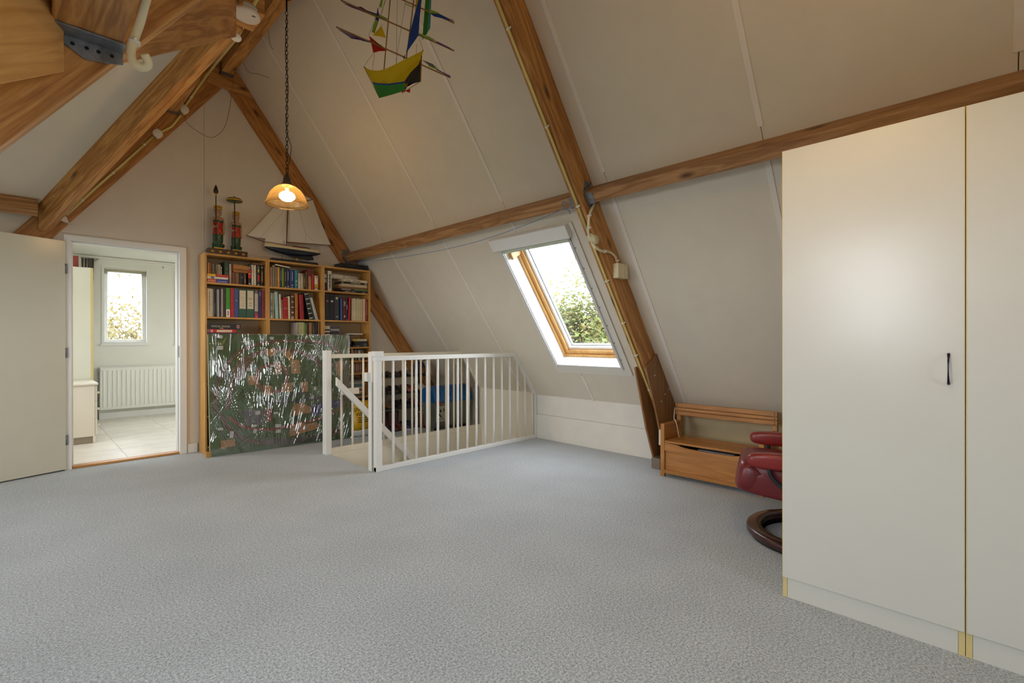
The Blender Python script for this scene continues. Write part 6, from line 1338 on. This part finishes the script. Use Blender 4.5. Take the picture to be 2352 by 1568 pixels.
# ================================================================== SHOES AND STORAGE BEHIND THE STAIRS
rk = thing('shoe_rack', 'low dark-shelved shoe rack against the gable wall behind the stairwell', 'shoe rack', (3.6, 5.62, 0))
RKM = P('dark_shelf', (52, 48, 48), .5)
for z in (.70, .482, .285): build('shelf', MB().box(3.215, 3.965, 5.52, 5.80, z-.014, z), RKM, parent=rk, bevel=.002)
for x in (3.205, 3.965): build('side_frame', MB().box(x, x+.012, 5.53, 5.55, 0, .71).box(x, x+.012, 5.77, 5.79, 0, .71).box(x, x+.012, 5.55, 5.77, .27, .285), RKM, parent=rk)
def shoe_mesh(kind):
    """toe towards -y; unit size 0.27 long; body mesh + sole mesh"""
    st = [(-.135, .018, .020, 0), (-.128, .032, .034, 0), (-.10, .042, .046, 0), (-.06, .045, .058, 0), (-.02, .040, .074, 0), (.02, .036, .084 if kind != 'mule' else .06, 0), (.07, .034, .086 if kind != 'mule' else .03, 0), (.115, .033, .088 if kind != 'mule' else .03, 0), (.133, .024, .080 if kind != 'mule' else .028, 0)]
    rings = []
    for y, hw, ht, _ in st:
        hw = max(hw, .012); rings.append([Vector((hw*math.copysign(abs(math.cos(a))**.75, math.cos(a)), y, .014+max(0, math.sin(a))**.8*(ht-.014))) for a in [math.pi*k/12 for k in range(13)]])
    b = MB(); b.loft(rings, 0)
    if kind == 'boot':
        b.lathe([(.040, .06), (.038, .12), (.042, .20), (.047, .27), (.045, .275), (.040, .27), (.036, .20)], (0, .085, 0), 16, 0, caps=False)
    s = MB(); s.prism([(x, y, 0) for x, y in [(.0, -.141), (.03, -.132), (.046, -.10), (.049, -.05), (.038, .0), (.036, .10), (.025, .138), (-.025, .138), (-.036, .10), (-.038, 0), (-.049, -.05), (-.046, -.10), (-.03, -.132)]], (0, 0, .016 if kind != 'boot' else .02))
    o = MB().lathe([(.026, .0), (.030, .002), (.022, -.012)], (0, .075, .082), 14) if kind == 'shoe' else None
    l = MB()
    if kind != 'mule':
        for k in range(4): l.tube([(-.018, -.035+.016*k, .066+.006*k), (0, -.037+.016*k, .076+.006*k), (.018, -.035+.016*k, .066+.006*k)], .0022, 5)
    return b, s, o, l
PROTO = {}
def shoe_thing(kind, c, x, y, z, label, rot=0, sc=1.0, cat='shoe', group=None, trim=(30, 28, 28)):
    M = Matrix.Translation((x, y, z)) @ Matrix.Rotation(rot, 4, 'Z') @ Matrix.Scale(sc, 4)
    t = bpy.data.objects.new(kind if kind != 'mule' else 'slipper', None); COL.objects.link(t); W[t] = M; t.matrix_world = M; tag(t, label, cat, group)
    b, s, o, l = shoe_mesh(kind)
    def loc(mb): mb.v = [M @ v for v in mb.v]; return mb
    build('upper', loc(b), cm(c, .5), parent=t); build('sole', loc(s), cm(trim, .7), parent=t)
    if o: build('opening', loc(o), cm((20, 18, 18), .9), parent=t)
    if l.v: build('laces', loc(l), cm(tuple(min(255, v+60) for v in c)), parent=t)
    return t
G = 'shoes on the rack behind the stairs'
S = [('mule', (34, 30, 40), 3.27, .70, 'black slipper leftmost on the top of the shoe rack'), ('mule', (34, 30, 40), 3.37, .70, 'black slipper second from left on the top of the shoe rack'), ('mule', (44, 40, 40), 3.475, .70, 'dark patent slipper third from left on the top of the shoe rack'), ('mule', (44, 40, 40), 3.58, .70, 'dark patent slipper fourth from left on the top of the shoe rack'),
     ('mule', (96, 94, 92), 3.69, .70, 'grey slipper beside the rucksack on the shoe rack'),
     ('shoe', (50, 48, 50), 3.27, .482, 'charcoal shoe at the left end of the middle rack shelf'), ('shoe', (40, 30, 44), 3.365, .482, 'dark purple shoe on the middle rack shelf'), ('shoe', (54, 50, 48), 3.465, .482, 'shiny black shoe left of its mate on the middle rack shelf'), ('shoe', (54, 50, 48), 3.56, .482, 'shiny black shoe right of its mate on the middle rack shelf'),
     ('shoe', (150, 88, 80), 3.665, .482, 'pink shoe left on the middle rack shelf'), ('shoe', (150, 88, 80), 3.76, .482, 'pink shoe right on the middle rack shelf'), ('shoe', (186, 180, 172), 3.86, .482, 'white trainer left at the end of the middle rack shelf'), ('shoe', (186, 180, 172), 3.935, .482, 'white trainer right at the end of the middle rack shelf'),
     ('shoe', (30, 28, 30), 3.55, .285, 'black strapped shoe left on the lowest rack shelf'), ('shoe', (30, 28, 30), 3.66, .285, 'black strapped shoe right on the lowest rack shelf'), ('shoe', (110, 60, 64), 3.80, .285, 'wine coloured shoe on the lowest rack shelf')]
for k, c, x, z, lab in S: shoe_thing(k, c, x, 5.655, z+.0005, lab, random.uniform(-.08, .08), .98, group=G)
shoe_thing('boot', (128, 92, 62), 3.37, 5.63, .286, 'tan ankle boot on the lowest rack shelf', .3, .62, 'boot', G)
for k, (x, c, lab) in enumerate([(3.32, (44, 34, 60), 'dark purple boot leftmost on the floor under the shoe rack'), (3.41, (92, 46, 44), 'red brown boot on the floor left under the shoe rack'), (3.50, (92, 46, 44), 'red brown boot on the floor right under the shoe rack')]): shoe_thing('boot', c, x, 5.56, .001, lab, 0, .85, 'boot', G)
for k, (x, c, lab) in enumerate([(3.60, (56, 62, 84), 'blue grey trainer left on the floor under the rack'), (3.70, (56, 62, 84), 'blue grey trainer right on the floor under the rack')]): shoe_thing('shoe', c, x, 5.55, .001, lab, 0, 1.0, 'shoe', G, (200, 200, 200))
bk = thing('basket', 'brown woven basket with a pale rim on the floor under the shoe rack', 'basket', (3.855, 5.47, 0))
mb = MB().lathe([(.075, .0), (.085, .02), (.10, .20), (.104, .215), (.096, .21), (.09, .12)], (3.855, 5.47, 0), 28, flute=.02)
build('basket_body', mb, P('wicker', (96, 62, 44), .7, var=.35, vs=90, bump=.5, bs=120), parent=bk)
build('rim', MB().tube([(3.855+.102*math.cos(a), 5.47+.102*math.sin(a), .216) for a in [2*math.pi*k/28 for k in range(28)]], .006, 6, closed=True), P('pale_wicker', (176, 148, 96), .6), parent=bk)
rs_ = thing('rucksack', 'dark blue and brown rucksack with looped straps on top of the shoe rack', 'bag', (3.87, 5.63, .70))
def rr_(z, a, b): return [Vector((3.865+a*math.copysign(abs(math.cos(t))**.6, math.cos(t)), 5.63+b*math.copysign(abs(math.sin(t))**.7, math.sin(t)), z)) for t in [2*math.pi*k/20 for k in range(20)]]
build('bag_body', MB().loft([rr_(.7015, .075, .06), rr_(.73, .088, .07), rr_(.80, .085, .065), rr_(.86, .07, .05), rr_(.885, .04, .03)]), P('dark_canvas', (52, 50, 74), .8, var=.3, vs=14), parent=rs_)
build('strap', MB().tube(smooth([(3.80, 5.565, .86), (3.775, 5.54, .89), (3.80, 5.53, .91), (3.84, 5.55, .89)]), .006, 6).tube(smooth([(3.88, 5.57, .885), (3.92, 5.54, .91), (3.95, 5.54, .88), (3.965, 5.55, .845), (3.99, 5.56, .84)]), .006, 6), cm(blk), parent=rs_)
build('pocket', MB().box(3.83, 3.92, 5.553, 5.575, .72, .80), P('brown_canvas', (110, 78, 50), .8), parent=rs_, bevel=.006)
sbx = thing('storage_crate', 'grey plastic storage crate with a domed blue lid behind the back stair railing', 'crate', (4.0, 5.22, 0))
GP = P('translucent_grey_plastic', (112, 116, 112), .3, var=.08); BP = P('blue_lid_plastic', (24, 98, 168), .3, var=.06)
build('crate_body', MB().hexa([(3.72, 5.05, .05), (4.27, 5.05, .05), (4.27, 5.30, .05), (3.72, 5.30, .05), (3.69, 5.02, .385), (4.295, 5.02, .385), (4.295, 5.33, .385), (3.69, 5.33, .385)]), GP, parent=sbx, bevel=.02, seg=3)
mb = MB()
prof_ = [(5.005, .375), (5.0, .40), (5.025, .47), (5.07, .54), (5.13, .575), (5.20, .58), (5.27, .56), (5.33, .50), (5.345, .40), (5.345, .375)]
rings = [[Vector((x, y if not sh_ else 5.17+(y-5.17)*.96, .375+(z-.375)*(.93 if sh_ else 1))) for y, z in prof_] for x, sh_ in ((3.675, 1), (3.695, 0), (3.99, 0), (4.005, 1), (4.02, 1), (4.035, 0), (4.285, 0), (4.30, 1))]
mb.loft(rings); build('lid', mb, BP, parent=sbx)
mb = MB()
for k in range(5):
    x = 3.75+k*.052; mb.tube([(x, 5.004, .415), (x+.008, 5.028, .475), (x+.014, 5.07, .543), (x+.02, 5.13, .577)], .003, 5)
build('lid_rib', mb, P('pale_blue_rib', (110, 150, 190), .3), parent=sbx, kind='stuff')
build('clip', MB().box(3.70, 3.765, 4.992, 5.022, .35, .40), P('red_clip', (160, 24, 32), .35), parent=sbx, bevel=.005)
build('paper_label', MB().hexa([(3.71, 5.030, .13), (3.86, 5.030, .13), (3.86, 5.034, .13), (3.71, 5.034, .13), (3.71, 5.016, .33), (3.86, 5.016, .33), (3.86, 5.02, .33), (3.71, 5.02, .33)]), P('printed_label', (176, 172, 156), .6, var=.1), parent=sbx)
mb = MB()
for (x, y, a, b) in ((3.735, .30, .02, .01), (3.76, .27, .02, .03), (3.745, .22, .016, .03), (3.775, .20, .012, .02), (3.74, .165, .02, .008), (3.82, .28, .006, .04), (3.845, .24, .006, .08), (3.80, .17, .01, .01)): mb.box(x, x+a, 5.010, 5.0145+(.33-y)*.05, y-b/2, y+b/2)
build('label_print', mb, cm(blk), parent=sbx, kind='stuff')
for x in (3.75, 4.22): build('wheel', MB().lathe([(.028, -.012), (.03, 0), (.028, .012)], (x, 5.08, .030), 16, axis=(1, 0, 0)), DARKM, parent=sbx)
for x in (3.75, 4.22): build('wheel', MB().lathe([(.028, -.012), (.03, 0), (.028, .012)], (x, 5.27, .030), 16, axis=(1, 0, 0)), DARKM, parent=sbx)

# ================================================================== BEDROOM THINGS
rd = thing('radiator', 'white ribbed panel radiator below the bedroom window', 'radiator', (1.5, 9.39, .14))
RM = P('radiator_white', (236, 236, 230), .35, var=.01)
build('panel', MB().box(.817, 2.30, 9.36, 9.40, .145, .775), RM, parent=rd, bevel=.006)
rb = None
for i in range(26):
    x = .86+i*.055; M = Matrix.Translation((x, 9.36, .46))
    if rb is None: rb = build('rib', MB().prism([(x-.012, 9.361, .19), (x+.012, 9.361, .19), (x+.006, 9.352, .19), (x-.006, 9.352, .19)], (0, 0, .54)), RM, parent=rd, M=M)
    else: inst('rib', rb, M, rd)
build('top_grille', MB().box(.817, 2.30, 9.355, 9.425, .775, .785), RM, parent=rd, bevel=.003)
build('wall_bracket', MB().box(.95, .98, 9.40, 9.439, .2, .7).box(2.1, 2.13, 9.40, 9.439, .2, .7), METAL, parent=rd)
build('valve', MB().tube([(.80, 9.38, .01), (.80, 9.38, .72), (.822, 9.38, .74)], .009, 8).lathe([(.018, 0), (.018, .05)], (.80, 9.33, .74), 12, axis=(0, 1, 0)), METAL, parent=rd)
tc_ = thing('tall_cabinet', 'tall white cabinet in the bedroom with a yellowed right edge', 'cabinet', (.25, 8.2, 0))
build('cabinet_body', MB().box(-.2, .615, 8.0, 8.45, .01, 2.085), P('cabinet_white', (222, 224, 212), .45, var=.01), parent=tc_, bevel=.002)
build('cabinet_door', MB().box(.617, .636, 8.003, 8.447, .05, 2.083), P('cabinet_white', (222, 224, 212), .45, var=.01), parent=tc_, bevel=.001)
build('edge_strip', MB().box(.612, .637, 7.9985, 8.0, .01, 2.083), EDGE, parent=tc_)
dr = thing('dresser', 'low white chest of drawers in front of the tall bedroom cabinet', 'dresser', (.25, 7.6, 0))
DWM = P('dresser_white', (226, 220, 206), .4, var=.015)
build('dresser_body', MB().box(-.2, .592, 7.295, 7.97, .085, .668), DWM, parent=dr, bevel=.002)
build('dresser_top', MB().box(-.21, .622, 7.28, 7.98, .670, .692), DWM, parent=dr, bevel=.004)
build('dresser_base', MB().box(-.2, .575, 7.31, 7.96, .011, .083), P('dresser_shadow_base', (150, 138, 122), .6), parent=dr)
build('foot', MB().box(.575, .600, 7.295, 7.33, .009, .085), DWM, parent=dr, bevel=.003)
for z0_, z1_ in ((.10, .285), (.29, .475), (.48, .662)):
    d = build('drawer', MB().box(.594, .612, 7.30, 7.965, z0_, z1_), DWM, parent=dr, bevel=.002)
    build('knob', MB().lathe([(.008, 0), (.008, .012), (.016, .02), (.012, .032), (0, .034)], (.612, 7.42, (z0_+z1_)/2), 14, axis=(1, 0, 0)), DWM, parent=d)
build('red_box', MB().box(.10, .505, 8.05, 8.35, 2.087, 2.225), P('brick_red_box', (132, 52, 44), .6), bevel=.003, label='brick red box on top of the tall bedroom cabinet', cat='box')
cu = MB(); nz, ns = 14, 40; vs = []
for i in range(nz+1):
    z = 2.36-.92*i/nz
    wd_ = .15*(1-.35*(i/nz)**2)-.07*(i/nz)**3; x0_ = .605
    for j in range(ns+1):
        u = j/ns; vs.append(Vector((x0_+wd_*u+.006*math.sin(3*u+i*.3), 9.22+.028*math.sin(u*26+.2*i), z)))
cu.add(vs, [(i*(ns+1)+j, i*(ns+1)+j+1, (i+1)*(ns+1)+j+1, (i+1)*(ns+1)+j) for i in range(nz) for j in range(ns)], 0, True)
cm_, nt, b = base_mat('striped_curtain'); tc = nt.nodes.new('ShaderNodeTexCoord'); wv = nt.nodes.new('ShaderNodeTexWave'); wv.inputs['Scale'].default_value = 11; wv.bands_direction = 'X'
nt.links.new(tc.outputs['Object'], wv.inputs['Vector']); rp = nt.nodes.new('ShaderNodeValToRGB'); rp.color_ramp.elements[0].color = lin((92, 84, 80))+(1,); rp.color_ramp.elements[1].color = lin((182, 172, 160))+(1,)
nt.links.new(wv.outputs['Fac'], rp.inputs[0]); nt.links.new(rp.outputs[0], b.inputs['Base Color']); b.inputs['Roughness'].default_value = .9
ct_ = build('curtain', cu, cm_, label='grey striped bedroom curtain gathered behind the tall cabinet', cat='curtain')
sm = ct_.modifiers.new('thickness', 'SOLIDIFY'); sm.thickness = .003
build('curtain_rail', MB().tube([(.60, 9.22, 2.358), (.80, 9.22, 2.358)], .008, 8).tube([(.78, 9.22, 2.358), (.78, 9.439, 2.358)], .006, 6), METAL, parent=ct_)
build('wall_hook', MB().tube(smooth([(1.60, 9.44, 2.36), (1.60, 9.42, 2.35), (1.60, 9.415, 2.33)]), .006, 8), METAL, label='small hook on the bedroom wall between the windows', cat='hook')

# ================================================================== TREES OUTSIDE
def tree(label, base, crown, rad, n, leaf, colours, seed, twigs=12, sy=1.0):
    rg = random.Random(seed); base = Vector(base); crown = Vector(crown)
    t = thing('tree', label, 'tree', base)
    BARK = P('bark', (92, 78, 62), .9, var=.25, vs=8, bump=.5, bs=12)
    tips = []; mb = MB(); mid = base.lerp(crown, .75)
    mb.tube(smooth([base, base.lerp(mid, .5)+Vector((.1, .05, 0)), mid]), [.15*(1-.5*i/12) for i in range(13)], 8)
    build('trunk', mb, BARK, parent=t)
    mb = MB()
    for k in range(twigs*3):
        d = Vector((rg.gauss(0, 1), rg.gauss(0, 1), rg.gauss(.3, .8))).normalized(); e = crown+Vector((d.x*rad*rg.uniform(.5, 1), d.y*rad*sy*rg.uniform(.5, 1), d.z*rad*rg.uniform(.5, 1.05))); tips.append(e)
        mb.tube(smooth([mid, mid.lerp(e, .5)+Vector((rg.uniform(-.2, .2), rg.uniform(-.2, .2), .15)), e], 3), [.04, .034, .028, .02, .014, .009, .004], 5)
    build('branches', mb, BARK, parent=t, kind='stuff')
    mb = MB(); cents = [(rg.choice(tips)+Vector((rg.gauss(0, .2), rg.gauss(0, .2), rg.gauss(0, .2)))*rad*.5, rad*rg.uniform(.12, .3)) for _ in range(int(twigs*3))]
    vs, fs, ms = [], [], []
    for k in range(n):
        c, r = cents[k % len(cents)]; p = c+Vector((rg.gauss(0, 1), rg.gauss(0, 1), rg.gauss(0, .8)))*r
        a = Vector((rg.gauss(0, 1), rg.gauss(0, 1), rg.gauss(0, 1))).normalized(); b_ = a.orthogonal().normalized(); s = leaf*rg.uniform(.6, 1.3)
        o_ = len(vs); vs += [p-a*s, p+b_*s*.5, p+a*s, p-b_*s*.5]; fs.append((o_, o_+1, o_+2, o_+3)); ms.append(0 if rg.random() < .6 else 1)
    mb.v = vs; mb.f = [list(f) for f in fs]; mb.m = ms; mb.sm = [False]*len(fs)
    me = bpy.data.meshes.new('foliage'); me.from_pydata([tuple(v-base) for v in vs], [], fs); me.polygons.foreach_set('material_index', ms)
    for c in colours: me.materials.append(cloth('leaf_%d_%d_%d' % c, c, .4))
    o = bpy.data.objects.new('foliage', me); COL.objects.link(o); W[o] = W[t]; o.parent = t; tag(o, kind='stuff'); return t
tree('green and yellow autumn tree seen low in the roof window', (10.1, 6.9, -5.5), (10.2, 6.7, 1.5), 1.7, 26000, .06, [(92, 104, 48), (112, 102, 52)], 3)
tree('thin pale green tree at the left of the roof window view', (12.2, 10.2, -5.5), (12.2, 10.2, 1.2), 1.5, 7000, .05, [(98, 102, 72), (108, 100, 66)], 5, 10)
tree('olive green tree farther away at the bottom of the roof window', (15.0, 7.6, -5.5), (15.0, 7.6, .2), 1.7, 12000, .07, [(92, 98, 60), (102, 98, 58)], 8)
tree('bright yellow autumn tree outside the bedroom window', (1.9, 17.5, -5.5), (1.7, 17.5, -.6), 2.6, 40000, .075, [(104, 92, 44), (94, 88, 50)], 11, 14)
